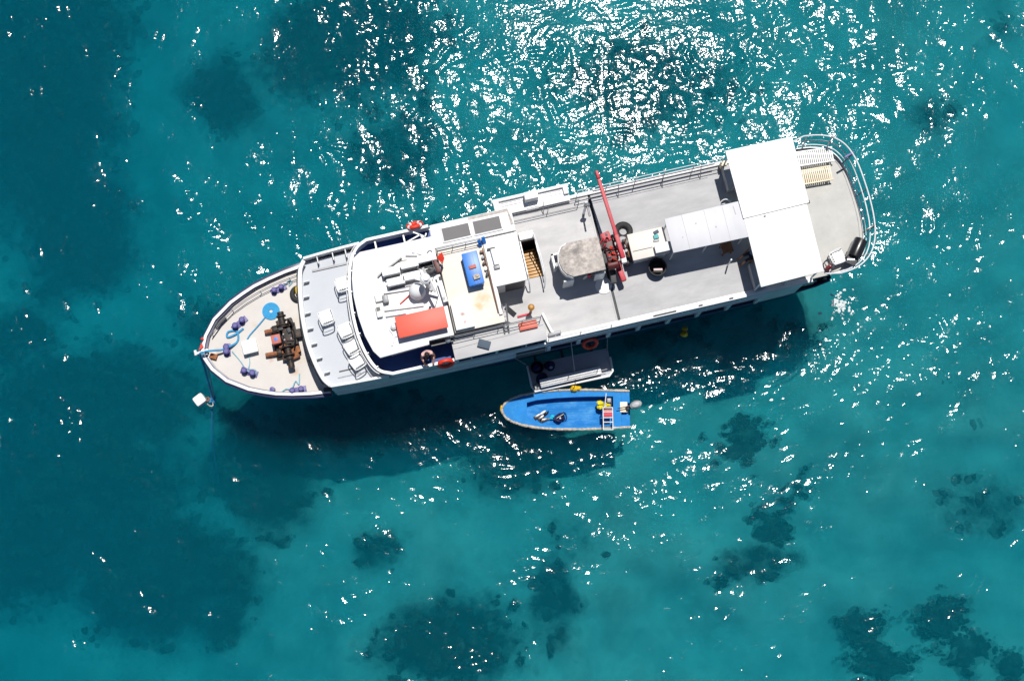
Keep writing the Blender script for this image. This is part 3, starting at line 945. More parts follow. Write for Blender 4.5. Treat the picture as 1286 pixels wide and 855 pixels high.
# bridge: blue walkway, curved bulwark, wheelhouse and its white roof
bf = [(-5.9, 2.56), (-6.3, 2.35), (-6.62, 1.9), (-6.84, 1.2), (-6.95, 0.4), (-6.98, -0.4), (-6.92, -1.2), (-6.72, -1.95), (-6.45, -2.4), (-6.0, -2.62)]
bfc = [(p.x, p.y) for p in catmull([(a, b, 0) for a, b in bf], 5)]
MB().prism(bfc + [(-3.5, -2.6), (-3.5, 2.54)], 4.305, 4.5).build('bridge_walkway', 'blue_floor', ship)
pathb = [(-3.5, 2.56)] + bfc + [(-3.5, -2.63)]
bb_ = MB().wall(pathb, 4.31, 5.12, 0.06).build('bridge_bulwark', 'white', ship, bevel=0.008)
MB().wall(pathb, 5.115, 5.16, 0.115).build('bulwark_cap', 'white', ship, bevel=0.012)
MB().tube([(x - 0.12, y * 1.02, 5.06) for x, y in bfc[4:-4]], 0.02, 8).build('fore_rail', 'white_metal', bb_)
pm = MB().box((0, 0, 0.38), (0.05, 0.05, 0.76)).mesh('rail_post', 'white')
for k in range(8, len(bfc) - 6, 5):
    link('rail_post', pm, bb_, (bfc[k][0] + 0.09, bfc[k][1], 4.5))
rf = [(-3.45, 1.94), (-6.18, 1.96), (-6.48, 1.78), (-6.68, 1.05), (-6.76, 0.35), (-6.75, -0.4), (-6.66, -1.15), (-6.48, -1.78), (-6.28, -2.08), (-4.42, -2.0), (-4.40, -1.86), (-3.45, -1.86)]
whp = [(x + (0.35 if x < -5 else 0.0), y * 0.9) for x, y in rf]
wh = MB().prism(whp, 4.5, 5.86).build('wheelhouse', 'white', ship)
roof = MB().prism(rf, 5.86, 6.0).build('wheelhouse_roof', 'white_roof', ship, bevel=0.03)
for s, y in ((1, 1.64), (-1, -1.86)):
    for k in range(3):
        MB().box((-5.7 + 0.8 * k, y, 5.25), (0.62, 0.04, 0.6)).build('window', 'glass_dark', wh)
for k in range(6):
    y = 1.15 - 0.5 * k
    MB().box((-6.33 + 0.03 * abs(k - 3), y, 5.25), (0.04, 0.4, 0.6)).build('window', 'glass_dark', wh)
MB().box((-3.95, -1.95, 5.55), (0.84, 0.14, 0.06), rz=0.0).build('door_shade', 'black', ship)  # black bar standing in for the shade in the doorway gap
fxl = MB().lathe([(0.1, 0), (0.11, 0.05), (0.07, 0.1), (0, 0.12)], (-3.72, -1.93, 5.58), 14).build('deck_lamp', 'steel', ship)

# roof furniture: lines, dome, mast, vents
dm = MB().lathe([(0.30, 6.0), (0.31, 6.3), (0.30, 6.45), (0.25, 6.58), (0.14, 6.67), (0, 6.70)], (-4.42, -0.02, 0), 28).build('radar_dome', 'white', ship)
mst = MB().cyl((-3.98, 0.12, 6.0), (-3.98, 0.12, 7.6), 0.09, 14).build('mast', 'white', ship)
MB().lathe([(0.18, 7.3), (0.2, 7.36), (0.2, 7.44), (0.12, 7.52), (0, 7.53)], (-4.02, 0.14, 0), 20).build('satellite_dome', 'white', mst)
MB().box((-3.9, 0.12, 7.15), (0.1, 1.0, 0.06), rz=0.25).build('cross_arm', 'grey_metal', mst)
MB().box((-3.98, 0.12, 6.95), (0.9, 0.09, 0.07), rz=-0.5).build('radar_scanner', 'white', mst)
MB().cyl((-3.9, -0.3, 7.15), (-3.9, -0.3, 7.5), 0.05, 10).build('mast_lamp', 'grey_metal', mst)
MB().cyl((-3.8, 0.5, 7.1), (-3.8, 0.5, 7.45), 0.05, 10).build('mast_lamp', 'dark', mst)
MB().cyl((-3.62, 0.62, 6.0), (-3.62, 0.62, 8.2), 0.015, 6).build('aerial', 'white_metal', ship)
MB().cyl((-3.7, -0.3, 6.0), (-3.7, -0.3, 7.7), 0.015, 6).build('aerial', 'dark', ship)
MB().box((-3.7, 0.62, 6.2), (0.5, 0.18, 0.36), rz=0.1).build('engine_vent', 'dark', ship, bevel=0.03)
MB().box((-3.5, 0.72, 6.25), (0.18, 0.5, 0.3), rz=0.1).build('engine_vent', 'crane_dark', ship, bevel=0.03)
sp = MB().box((-3.52, -0.12, 6.28), (0.17, 1.05, 0.08), rz=R(4)).build('flat_spar', 'white', ship, bevel=0.01)
MB().box((-3.50, 0.25, 6.33), (0.09, 0.14, 0.03)).build('spar_clamp', 'dark', sp)
MB().box((-3.52, -0.5, 6.33), (0.09, 0.10, 0.03)).build('spar_clamp', 'grey_metal', sp)
pn = MB().add([(-3.44, 0.98, 6.7), (-3.22, 1.12, 6.72), (-3.18, 0.9, 6.6), (-3.3, 0.7, 6.5), (-3.44, 0.98, 6.66), (-3.22, 1.12, 6.68), (-3.18, 0.9, 6.56), (-3.3, 0.7, 6.46)], [(0, 3, 2, 1), (4, 5, 6, 7), (0, 1, 5, 4), (1, 2, 6, 5), (2, 3, 7, 6), (3, 0, 4, 7)]).build('signal_flag', 'orange', ship)
MB().cyl((-3.3, 0.74, 6.0), (-3.3, 0.74, 6.75), 0.015, 6).build('flag_staff', 'grey_metal', pn)
MB().box((-3.46, 0.62, 6.2), (0.14, 0.14, 0.3)).build('junction_box', 'plastic', ship, bevel=0.02)
# dark spray deflectors, roof ridges and a low console on the roof
for a, b in (((-5.72, 0.88), (-5.5, 1.02)), ((-5.36, 1.08), (-4.72, 1.38))):
    MB().wall([a, b], 6.0, 6.16, 0.05).build('spray_bar', 'grey_metal', ship)
for (x0, y0, x1, y1, w) in ((-5.78, 0.24, -4.7, 0.16, 0.06), (-5.75, -0.38, -4.3, -0.52, 0.11), (-5.75, -0.62, -5.0, -0.66, 0.08), (-4.55, 1.45, -3.5, 1.2, 0.07)):
    MB().wall([(x0, y0), (x1, y1)], 6.0, 6.12, w).build('roof_rib', 'white', ship, bevel=0.01)
MB().box((-5.82, 0.10, 6.08), (0.34, 0.3, 0.16)).build('roof_hatch', 'white', ship, bevel=0.02)
MB().box((-5.62, -0.02, 6.14), (0.2, 0.3, 0.28)).build('roof_vent', 'grey_metal', ship, bevel=0.03)
vt = MB().box((-5.95, -0.42, 6.1), (0.2, 0.42, 0.2)).build('roof_vent', 'white', ship, bevel=0.02)
MB().box((-5.95, -0.33, 6.215), (0.14, 0.14, 0.03)).build('vent_grille', 'black', vt)
MB().tube(catmull([(-5.72, -1.12, 6.03), (-5.62, -1.42, 6.04), (-5.76, -1.75, 6.03)]), 0.03, 6).build('cable', 'white_metal', ship)
MB().tube(catmull([(-5.6, -1.45, 6.03), (-5.2, -1.35, 6.05), (-4.8, -1.42, 6.03)]), 0.025, 6).build('cable', 'white_metal', ship)
MB().lathe([(0.1, 6), (0.12, 6.12), (0.05, 6.2), (0, 6.2)], (-5.55, -1.08, 0), 14).build('horn', 'white', ship)
MB().cyl((-5.15, -0.3, 6.06), (-4.72, -0.05, 6.1), 0.022, 8).build('red_pole', 'orange', ship)
MB().tube(catmull([(-4.9, 1.28, 6.05), (-4.5, 1.2, 6.15), (-4.2, 0.8, 6.3), (-4.15, 0.5, 6.2), (-4.0, 0.2, 6.3)]), 0.02, 6).build('cable', 'grey_metal', ship)
MB().tube(catmull([(-4.3, 1.5, 6.05), (-3.9, 1.3, 6.2), (-3.6, 1.45, 6.1), (-3.5, 1.0, 6.2)]), 0.022, 6).build('cable', 'white_metal', ship)
# crossbars at the sunlit side where the blue walkway ends
for (x, y, l, rz, mm) in ((-4.3, 2.1, 0.9, 0.3, 'white_metal'), (-4.1, 1.92, 0.8, 0.25, 'grey_metal'), (-3.9, 2.25, 0.5, -0.6, 'white_metal'), (-3.75, 2.05, 0.45, 1.0, 'white_metal'), (-4.45, 1.82, 0.3, 0.1, 'dark')):
    MB().box((x, y, 5.4), (l, 0.05, 0.05), rz=rz).build('stay_bar', mm, ship)
MB().cyl((-3.8, 2.1, 4.5), (-3.8, 2.1, 5.6), 0.06, 10).build('davit_post', 'white_metal', ship)
for k in range(2):
    MB().box((-5.6 + 1.1 * k, 2.32, 4.76), (0.06, 0.4, 0.5)).build('walkway_frame', 'white', ship)

# open bridge behind the wheelhouse
fly = MB().bb(-3.44, -1.52, -1.78, 1.44, 5.72, 5.9).build('open_bridge_floor', 'fly', ship)
MB().bb(-3.42, -1.54, -1.72, 1.9, 4.3, 5.72).build('deckhouse', 'white', ship)
MB().bb(-1.54, -0.42, 1.37, 1.9, 4.3, 5.84).build('deckhouse_return', 'white', ship)
MB().bb(-3.46, -0.36, 1.46, 2.36, 5.84, 6.0).build('side_roof', 'white_roof', ship, bevel=0.02)
MB().bb(-3.40, -0.42, 1.9, 2.30, 4.3, 5.84).build('side_cabin', 'white', ship)
for x0 in (-3.04, -1.86):
    sk = MB().bb(x0 - 0.05, x0 + 1.06, 1.58, 2.18, 6.0, 6.05).build('skylight', 'white', ship, bevel=0.01)
    MB().bb(x0, x0 + 1.01, 1.64, 2.12, 6.05, 6.062).build('pane', 'skylight', sk)
mat('roof_lichen', (0.50, 0.46, 0.43), 0.85, var=0.35, scale=7)
MB().wall([(-2.0, 2.28), (-0.5, 2.28), (-0.44, 1.7)], 6.0, 6.012, 0.12).build('weathered_seam', MATS['roof_lichen'], ship)
MB().bb(-3.4, -1.55, 1.36, 1.44, 5.9, 6.0).build('coaming', 'white', ship, bevel=0.01)
railing('bridge_rail', [(-3.38, 1.32), (-2.8, 1.32), (-2.3, 1.32), (-1.7, 1.32)], [0.25, 0.5], 5.9, 0.013, 1, 'grey_metal')
MB().bb(-1.66, -1.54, -1.5, 1.2, 5.9, 6.02).build('coaming', 'white', ship, bevel=0.01)
pr = MB().cyl((-1.72, 1.05, 6.08), (-1.68, -1.4, 6.02), 0.02, 8).build('grab_rail', 'wood_dark', ship)
for k in range(5):
    MB().box((-1.78 + 0.02 * (k % 2), 0.95 - 0.22 * k, 5.99), (0.14, 0.09, 0.14), rz=0.3 * k).build('junction_box', ['wood_dark', 'grey_metal', 'crane_dark', 'white', 'dark'][k], ship, bevel=0.01)
# raised white hatch streaked with rust
mat('rust_streaked_white', (0.74, 0.73, 0.72), 0.5, var=0.05, spots=[(-2.98, -1.2, 0.16, 0.85, (0.30, 0.12, 0.08, 1)), (-3.0, -0.95, 0.12, 0.7, (0.36, 0.26, 0.22, 1)), (-2.96, -1.5, 0.10, 0.85, (0.50, 0.10, 0.07, 1))])
ht = MB().bb(-3.34, -2.64, -1.74, -0.7, 5.9, 6.16).build('raised_hatch', MATS['rust_streaked_white'], ship, bevel=0.02)
MB().bb(-3.42, -3.39, -1.8, 1.3, 5.9, 6.1).build('partition', 'dark', ship)

# stair hood with its white top
hood = MB().bb(-1.50, -0.42, -0.42, 1.36, 4.3, 5.95).build('stair_hood', 'white', ship, bevel=0.02)
MB().bb(-1.56, -0.36, -0.46, 1.40, 5.952, 6.03).build('hood_top', 'white_roof', hood, bevel=0.02)
MB().bb(-1.2, -0.46, -0.435, -0.425, 4.4, 5.85).build('hood_door', 'dark', hood)
MB().box((-1.36, 0.62, 6.12), (0.17, 0.62, 0.18), rz=0.03).build('vent_box', 'white', hood, bevel=0.02)
MB().box((-1.36, 0.25, 6.08), (0.22, 0.16, 0.1)).build('vent_cap', 'grey_metal', hood, bevel=0.02)
MB().box((-1.42, 0.96, 6.1), (0.3, 0.07, 0.06)).build('handle_bar', 'dark', hood)
# stairwell with wooden treads
upper_parts = []
sw = MB().bb(-0.24, -0.20, -0.12, 1.36, 4.302, 4.46).bb(0.34, 0.38, -0.12, 1.36, 4.302, 4.46).bb(-0.24, 0.38, 1.34, 1.38, 4.302, 4.46).build('stairwell', 'white', ship)
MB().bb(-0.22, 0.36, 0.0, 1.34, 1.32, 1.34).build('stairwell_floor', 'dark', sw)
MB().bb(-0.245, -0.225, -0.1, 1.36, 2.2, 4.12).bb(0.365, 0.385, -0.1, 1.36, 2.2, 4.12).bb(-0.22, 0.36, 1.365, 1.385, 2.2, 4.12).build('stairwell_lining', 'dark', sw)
trm = MB().box((0, 0, 0), (0.54, 0.10, 0.03)).mesh('tread', 'wood', bevel=0.004)
for k in range(9):
    link('tread', trm, sw, (0.07, -0.04 + 0.145 * k, 4.22 - 0.10 * k))
hr = MB()
hr.tube(catmull([(0.30, 1.40, 5.15), (0.36, 0.8, 5.2), (0.38, 0.1, 5.2), (0.36, -0.3, 5.1), (0.28, -0.62, 4.7), (0.24, -0.62, 4.32)]), 0.025, 8)
hr.tube(catmull([(0.30, 1.40, 4.8), (0.40, 0.8, 4.85), (0.41, 0.1, 4.85), (0.38, -0.25, 4.75)]), 0.02, 8)
hr.tube([(0.30, 1.40, 4.3), (0.30, 1.40, 5.15)], 0.022, 8)
hr.build('stair_handrail', 'white_metal', ship)
MB().tube(catmull([(-0.26, -0.1, 5.2), (-0.27, -0.4, 4.95), (-0.28, -0.62, 4.35)]), 0.025, 8).build('stair_handrail', 'white_metal', ship)
MB().bb(-0.22, 0.34, 1.36, 1.66, 4.302, 4.55).build('stair_locker', 'white', ship, bevel=0.015)

# upper deck, laid round the stairwell
def slab(x0, x1, y0, y1, name, m):
    return MB().bb(x0, x1, y0, y1, 4.12, 4.3).build(name, m, ship)
slab(-3.4, -0.24, -2.56, 2.56, 'upper_deck', 'deck')
slab(-0.24, 0.38, -2.56, -0.12, 'upper_deck', 'deck')
slab(-0.24, 0.38, 1.38, 2.56, 'upper_deck', 'deck')
slab(0.38, 2.72, -2.56, 2.56, 'upper_deck', 'deck')
slab(2.82, 8.0, -2.56, 2.56, 'aft_upper_deck', 'deck_aft')
MB().bb(2.72, 2.82, -2.56, 2.56, 4.1, 4.24).build('expansion_joint', 'dark', ship)
MB().bb(2.66, 2.72, -2.56, 2.56, 4.3, 4.315).build('joint_strip', 'deck', ship, bevel=0.005)
sternc = [(11.0, 2.52), (11.6, 2.44), (12.1, 2.25), (12.45, 1.9), (12.66, 1.3), (12.74, 0.5), (12.76, -0.3), (12.7, -1.1), (12.52, -1.75), (12.2, -2.2), (11.7, -2.46), (11.0, -2.54)]
stc = [(p.x, p.y) for p in catmull([(a, b, 0) for a, b in sternc], 5)]
MB().prism([(8.0, 2.56)] + stc + [(8.0, -2.56)], 4.12, 4.3).build('stern_upper_deck', 'deck_stern', ship)
MB().wall(stc, 4.3, 4.38, 0.05).build('deck_edge_lip', 'white', ship, bevel=0.01)
MB().wall([(x - 0.12, y * 0.955) for x, y in stc[4:-14]], 4.3, 4.325, 0.03).build('deck_edge_lip', 'grey_metal', ship)
# coaming along both edges of the upper deck
for s in (1, -1):
    MB().bb(-0.1, 10.3, s * 2.55, s * 2.68, 4.302, 4.42).build('deck_coaming', 'white', ship, bevel=0.015)
MB().bb(-0.1, 10.3, -2.55, -2.45, 4.302, 4.335).build('waterway', 'white', ship, bevel=0.008)
for x in (4.5, 5.9, 7.1):
    MB().box((x, -2.6, 4.46), (0.9 if x == 4.5 else 0.16, 0.04, 0.05)).build('rail_foot', 'dark', ship)

# rail on the sunlit side of the upper deck
xr = np.linspace(2.3, 8.0, 6)
railing('inner_rail', [(-0.3, 2.3), (1.1, 2.3), (2.3, 2.3)], [0.35, 0.7], 4.3, 0.014, 1, 'grey_metal')
railing('side_rail', [(float(x), 2.58) for x in xr], [0.42, 0.86], 4.42, 0.016, 1, 'white_metal')
MB().bb(2.9, 7.7, 2.545, 2.565, 4.7, 4.86).build('rail_board', 'navy', ship)
xr = np.linspace(-0.2, 2.7, 3)
for x in (0.9, 3.85, 5.6, 7.1):
    MB().tube([(x, 2.2, 4.33), (x + 0.06, 2.56, 4.9)], 0.015, 6).build('rail_brace', 'grey_metal', ship)
for (a, b, y) in ((-0.3, 2.68, 2.16), (2.84, 7.4, 2.2)):
    MB().bb(a, b, y, y + 0.022, 4.302, 4.33).build('rail_shadow_strip', 'grey_metal', ship)  # thin grey strips laid on the deck as the rail's shadow lines
# near side: short wire rail over the boarding gate
railing('gate_rail', [(-0.05, -2.64), (1.2, -2.64), (2.4, -2.64)], [0.3, 0.6], 4.42, 0.016, 1, 'white_metal')
MB().box((0.25, -2.42, 4.5), (0.5, 0.14, 0.1), rz=0.05).build('cleat', 'grey_metal', ship, bevel=0.03)
MB().wall([(-0.02, -1.55), (0.06, -1.9), (0.16, -2.3), (0.3, -2.5)], 4.302, 4.5, 0.09).build('bulwark_knee', 'white', ship, bevel=0.02)
# lifting pole beside the joint
pl = MB().cyl((2.42, 1.9, 4.3), (2.52, 2.05, 5.3), 0.05, 10).build('davit_post', 'white_metal', ship)
MB().cyl((2.52, 2.05, 5.3), (2.50, 1.5, 5.36), 0.035, 10).build('post_shadow_bar', 'grey_metal', pl)  # thin grey bar standing in for the post's shadow
MB().blob((2.5, 1.95, 5.3), (0.12, 0.09, 0.1), 2, 0.1).build('davit_head', 'grey_metal', pl)

# shelf roof along the near side below the open bridge, with windows under it
MB().bb(-3.62, -0.12, -2.70, -1.82, 5.28, 5.40).build('side_shelf', 'deck', ship, bevel=0.015)
MB().bb(-3.58, -0.16, -2.62, -1.86, 4.302, 5.28).build('shelf_base', 'white', ship)
for (x0, x1, m_) in ((-3.5, -3.05, 'glass_dark'), (-2.98, -2.1, 'glass'), (-2.0, -0.95, 'glass_dark'), (-0.88, -0.2, 'glass')):
    w_ = MB().bb(x0, x1, -2.66, -2.63, 4.55, 5.2).build('side_window', m_, ship)
    MB().bb(x0 - 0.05, x0 - 0.005, -2.68, -2.625, 4.5, 5.26).bb(x1 + 0.005, x1 + 0.05, -2.68, -2.625, 4.5, 5.26).build('frame', 'white', w_)
railing('bridge_side_rail', [(-3.6, -1.9), (-2.7, -1.9), (-1.8, -1.9), (-0.9, -1.9), (-0.2, -1.9)], [0.3, 0.6], 5.40, 0.014, 1, 'grey_metal')
MB().wall([(-3.6, -2.28), (-2.6, -2.24), (-1.6, -2.22), (-0.15, -2.12)], 5.40, 5.42, 0.025).build('shelf_seam', 'grey_metal', ship)
fd = MB().box((-2.45, -2.36, 5.47), (0.46, 0.3, 0.08), rz=R(-28)).build('folded_step', 'slate', ship, bevel=0.01)
ld = MB().tube([(-1.5, -1.15, 5.95), (-1.62, -2.15, 5.42)], 0.03, 8).tube([(-1.34, -1.15, 5.95), (-1.46, -2.15, 5.42)], 0.03, 8).build('ladder', 'grey_metal', ship)
rm = MB().cyl((0, 0, 0), (0.16, 0, 0), 0.02, 6).mesh('rung', 'grey_metal')
for k in range(6):
    t = (k + 0.5) / 6
    link('rung', rm, ld, (-1.5 - 0.12 * t, -1.15 - t, 5.95 - 0.53 * t))
MB().box((-1.22, -1.35, 5.3), (0.5, 0.2, 0.06), rz=R(-50), ry=0.5).build('folded_bracket', 'dark', ship, bevel=0.01)
lp = MB().lathe([(0.05, 4.3), (0.05, 5.0), (0.12, 5.05), (0.13, 5.15), (0.06, 5.24), (0, 5.25)], (-0.42, -1.35, 0), 16).build('searchlight', 'wood', ship)

# folded boarding platform on the sunlit side
ft = MB().bb(-0.9, 2.02, 2.46, 3.02, 4.5, 4.58).build('folded_platform', 'white', ship, bevel=0.02)
MB().bb(-0.95, 2.06, 2.98, 3.1, 4.46, 4.72).build('platform_edge', 'white', ft, bevel=0.02)
for (a, b) in ((-0.6, 0.15), (1.0, 1.75)):
    for y in (2.78, 2.9):
        MB().bb(a, b, y, y + 0.02, 4.582, 4.6).build('platform_groove', 'grey_metal', ft)
MB().box((-0.8, 2.86, 4.66), (0.22, 0.4, 0.16)).build('end_block', 'white', ft, bevel=0.03)
MB().box((1.92, 2.88, 4.66), (0.2, 0.36, 0.16)).build('end_block', 'white', ft, bevel=0.03)
MB().bb(0.28, 0.78, 2.44, 2.86, 4.44, 4.56).build('bracket_frame', 'grey_metal', ft)
MB().bb(0.3, 0.82, 2.72, 3.02, 4.6, 5.1).build('bracket_box', 'white', ft, bevel=0.02)
MB().bb(0.32, 0.8, 2.50, 2.54, 4.57, 4.62).build('bracket_bar', 'white', ft)

# console with a mottled round-ended canopy
cs = [(2.55, 0.55), (1.35, 0.55), (1.12, 0.45), (0.97, 0.22), (0.92, -0.06), (0.97, -0.38), (1.1, -0.6), (1.32, -0.74), (2.55, -0.74)]
can = MB().prism(cs, 5.98, 6.06).build('console_canopy', 'rock', ship, bevel=0.02)
MB().wall(cs[1:8], 5.55, 5.98, 0.06).build('canopy_skirt', 'white', can)
MB().bb(0.96, 1.36, -0.78, -0.72, 4.3, 5.6).build('canopy_leg', 'white', can, bevel=0.01)
MB().bb(2.16, 2.55, -0.78, -0.72, 4.3, 5.6).build('canopy_leg', 'white', can, bevel=0.01)
MB().bb(2.5, 2.55, -0.71, 0.5, 4.3, 5.97).build('canopy_back', 'white', can, bevel=0.01)
MB().bb(0.78, 0.86, -0.1, 0.5, 4.3, 4.9).bb(0.78, 1.2, 0.44, 0.5, 4.3, 4.9).build('console_side', 'white', can)
MB().bb(1.3, 2.5, -0.2, 0.5, 4.3, 5.3).build('console_body', 'white', can, bevel=0.03)
MB().box((2.0, -0.62, 4.9), (0.1, 0.1, 0.5)).build('gauge_post', 'foam_seat', can)
MB().box((1.85, -0.64, 4.8), (0.04, 0.06, 0.4), ry=0.3).build('gauge_post', 'plastic', can)
MB().lathe([(0.32, 4.302), (0.32, 4.34), (0.2, 4.36), (0, 4.36)], (2.5, -1.02, 0), 24).build('deck_hatch', 'white', can)

# red deck crane
cr = MB().lathe([(0.26, 4.3), (0.26, 4.45), (0.2, 4.5), (0.2, 5.3), (0, 5.3)], (3.02, 0.1, 0), 18).build('deck_crane', 'crane_dark', ship)
bm_ = MB().box((0, 1.5, 0), (0.13, 3.2, 0.15)).build('boom', 'crane_red', cr, bevel=0.02)
bm_.location = (3.28, -0.35, 5.95)
bm_.rotation_euler = (R(4), 0, R(4.0))
MB().box((0, 3.15, 0), (0.12, 0.3, 0.28)).build('boom_tip', 'crane_red', bm_, bevel=0.03)
MB().box((0, 0.35, 0.0), (0.16, 0.9, 0.18)).build('boom_sleeve', 'crane_red', bm_, bevel=0.02)
rc = random.Random(5)
MB().box((2.95, 0.1, 5.3), (0.42, 0.95, 0.5), rz=R(3)).build('crane_head', 'crane_dark', cr, bevel=0.05)
MB().box((2.9, 0.55, 5.45), (0.34, 0.36, 0.3), rz=0.2).build('valve_block', 'crane_red', cr, bevel=0.03)
MB().box((2.72, -0.15, 5.2), (0.26, 0.5, 0.4)).build('winch_motor', 'dark', cr, bevel=0.05)
MB().cyl((2.72, -0.5, 5.35), (3.12, -0.5, 5.35), 0.17, 16).build('winch_drum', 'crane_dark', cr, bevel=0.02)
MB().box((3.18, -0.75, 4.9), (0.2, 0.75, 0.3), rz=R(8)).build('outrigger', 'crane_red', cr, bevel=0.03)
MB().box((2.88, -0.85, 4.75), (0.22, 0.5, 0.3), rz=R(-6)).build('outrigger', 'dark', cr, bevel=0.03)
MB().box((3.38, -0.25, 5.1), (0.2, 0.5, 0.3)).build('control_box', 'white', cr, bevel=0.03)
for k in range(11):
    x, y = 2.78 + rc.uniform(0, 0.4), 0.05 + rc.uniform(-0.35, 0.62)
    MB().tube(catmull([(x, y, 5.45), (x + rc.uniform(-.15, .15), y + rc.uniform(-.1, .1), 5.66 + rc.uniform(0, .1)), (x + rc.uniform(-.2, .2), y - rc.uniform(.1, .3), 5.45)], 5), 0.028, 6).build('hydraulic_hose', rc.choice(['orange', 'crane_red', 'crane_dark', 'black']), cr)
for k in range(6):
    MB().blob((2.8 + rc.uniform(0, .35), 0.35 + rc.uniform(-.6, .35), 5.58), (0.06, 0.07, 0.05), k, 0.2).build('hose_fitting', rc.choice(['orange', 'crane_dark', 'grey_metal']), cr)

# galley counter abaft the crane
ctr = MB().bb(3.68, 5.08, -0.55, 0.47, 5.43, 5.50).build('galley_counter', 'beige', ship, bevel=0.012)
MB().bb(3.8, 5.02, -0.45, 0.42, 4.3, 5.43).build('cabinet_body', 'white', ctr)
MB().bb(3.74, 4.5, -0.22, -0.20, 5.50, 5.515).build('counter_seam', 'dark', ctr)
MB().tube(catmull([(3.66, 0.42, 5.1), (3.6, 0.2, 5.2), (3.66, 0.0, 5.15), (3.6, -0.2, 5.2), (3.68, -0.4, 5.1)]), 0.03, 6).build('gas_hose', 'wood_dark', ctr)
for k in range(4):
    MB().box((3.56 + 0.05 * (k % 2), 0.35 - 0.2 * k, 5.0), (0.12, 0.1, 0.3), rz=0.2 * k).build('gas_valve', ['dark', 'white', 'grey_metal', 'dark'][k], ctr, bevel=0.01)
MB().bb(3.5, 3.66, -0.5, -0.15, 4.3, 4.9).build('side_locker', 'dark', ctr, bevel=0.02)

# grey awning and the big white stern awning
ga = MB().prism([(5.1, 0.62), (8.0, 0.66), (8.0, -0.74), (5.12, -0.70)], 6.02, 6.07).build('grey_awning', 'awning_grey', ship, bevel=0.01)
pm = MB().cyl((0, 0, 0), (0, 0, 1.74), 0.03, 8).mesh('awning_post', 'white_metal')
for x, y in ((5.2, 0.5), (5.2, -0.6), (6.5, 0.5), (6.5, -0.6), (7.9, 0.5), (7.9, -0.6)):
    link('awning_post', pm, ga, (x, y, 4.29))
for x in (5.75, 6.6, 7.3):
    MB().bb(x, x + 0.012, -0.7, 0.62, 6.072, 6.078).build('awning_seam', 'grey_metal', ga)
for (x, y, sx, sy, rz) in ((7.72, 0.36, 0.03, 0.32, 0.05), (6.2, 0.2, 0.06, 0.04, 0), (6.9, -0.1, 0.05, 0.05, 0), (5.6, -0.2, 0.05, 0.03, 0.4)):
    MB().box((x, y, 6.08), (sx, sy, 0.012), rz=rz).build('awning_patch', 'grey_metal', ga)
MB().bb(7.98, 8.06, -0.72, 0.64, 5.98, 6.05).build('awning_edge', 'dark', ga)
wa = MB().prism([(7.93, 2.62), (10.5, 2.60), (10.48, 0.0), (7.95, -0.04)], 6.10, 6.15).build('white_awning', 'awning', ship, bevel=0.012)
wa2 = MB().prism([(7.98, -0.03), (10.40, 0.02), (10.36, -2.62), (7.95, -2.68)], 6.04, 6.09).build('awning_panel', 'awning2', wa, bevel=0.012)
pm = MB().cyl((0, 0, 0), (0, 0, 1.76), 0.035, 8).mesh('awning_post', 'white_metal')
for x, y in ((8.05, 2.45), (10.35, 2.45), (8.05, -2.5), (10.28, -2.5), (9.2, 2.45), (9.2, -2.5), (10.3, 0.0), (8.1, 0.0)):
    link('awning_post', pm, wa, (x, y, 4.29))
MB().box((10.44, 0.06, 6.0), (0.2, 0.12, 0.1)).build('awning_clamp', 'dark', wa, bevel=0.01)
MB().lathe([(0.04, 6.09), (0.045, 6.11), (0, 6.12)], (8.75, -0.12, 0), 12).build('drain_button', 'grey_metal', wa)
# cupboards under the awning edge
for (x0, x1, y0, y1, nm) in ((7.96, 8.5, 1.44, 2.36, 'bench_cabinet'), (8.02, 8.5, -2.46, -1.52, 'bench_cabinet')):
    MB().bb(x0, x1, y0, y1, 4.3, 4.82).build(nm, 'deck_aft', ship, bevel=0.015)
MB().bb(7.92, 8.14, 2.38, 2.56, 4.42, 4.9).build('locker', 'cream', ship, bevel=0.01)

# stern rail, three tubes leaning outwards
def lean_rail(h, out):
    pts = []
    for i in range(len(stc)):
        a = Vector(stc[max(0, i - 1)])
        b = Vector(stc[min(len(stc) - 1, i + 1)])
        d = (b - a).normalized()
        n = Vector((-d.y, d.x))
        if n.x * (stc[i][0] - 10) + n.y * stc[i][1] < 0:
            n = -n
        pts.append((stc[i][0] + n.x * out, stc[i][1] + n.y * out, 4.36 + h))
    return pts
sr = MB().tube([(10.5, 2.56, 5.26)] + lean_rail(0.98, 0.20)[1:-1] + [(10.6, -2.6, 5.26)], 0.028, 8)
sr.tube(lean_rail(0.62, 0.10), 0.026, 8)
sr.tube(lean_rail(0.26, 0.04), 0.022, 8)
sro = sr.build('stern_rail', 'white_metal', ship)
for i in (2, 10, 18, 27, 36, 44, 52):
    a, b = lean_rail(0.0, 0.0)[i], lean_rail(0.98, 0.20)[i]
    MB().cyl(a, b, 0.026, 8).build('stanchion', 'navy' if i in (18, 27, 36) else 'white_metal', sro)
for i, mm in ((18, 'violet'), (36, 'black')):
    a = lean_rail(0.9, 0.17)[i]
    MB().box((a[0] - 0.1, a[1], a[2] + 0.06), (0.42, 0.07, 0.08), rz=0.3).build('rod_holder', mm, sro, bevel=0.01)
sb = MB().lathe([(0.06, 0), (0.06, 0.16), (0.03, 0.2), (0, 0.2)], n=12).mesh('stern_lamp', 'plastic')
link('stern_lamp', sb, sro, Vector(lean_rail(0.98, 0.2)[10]))

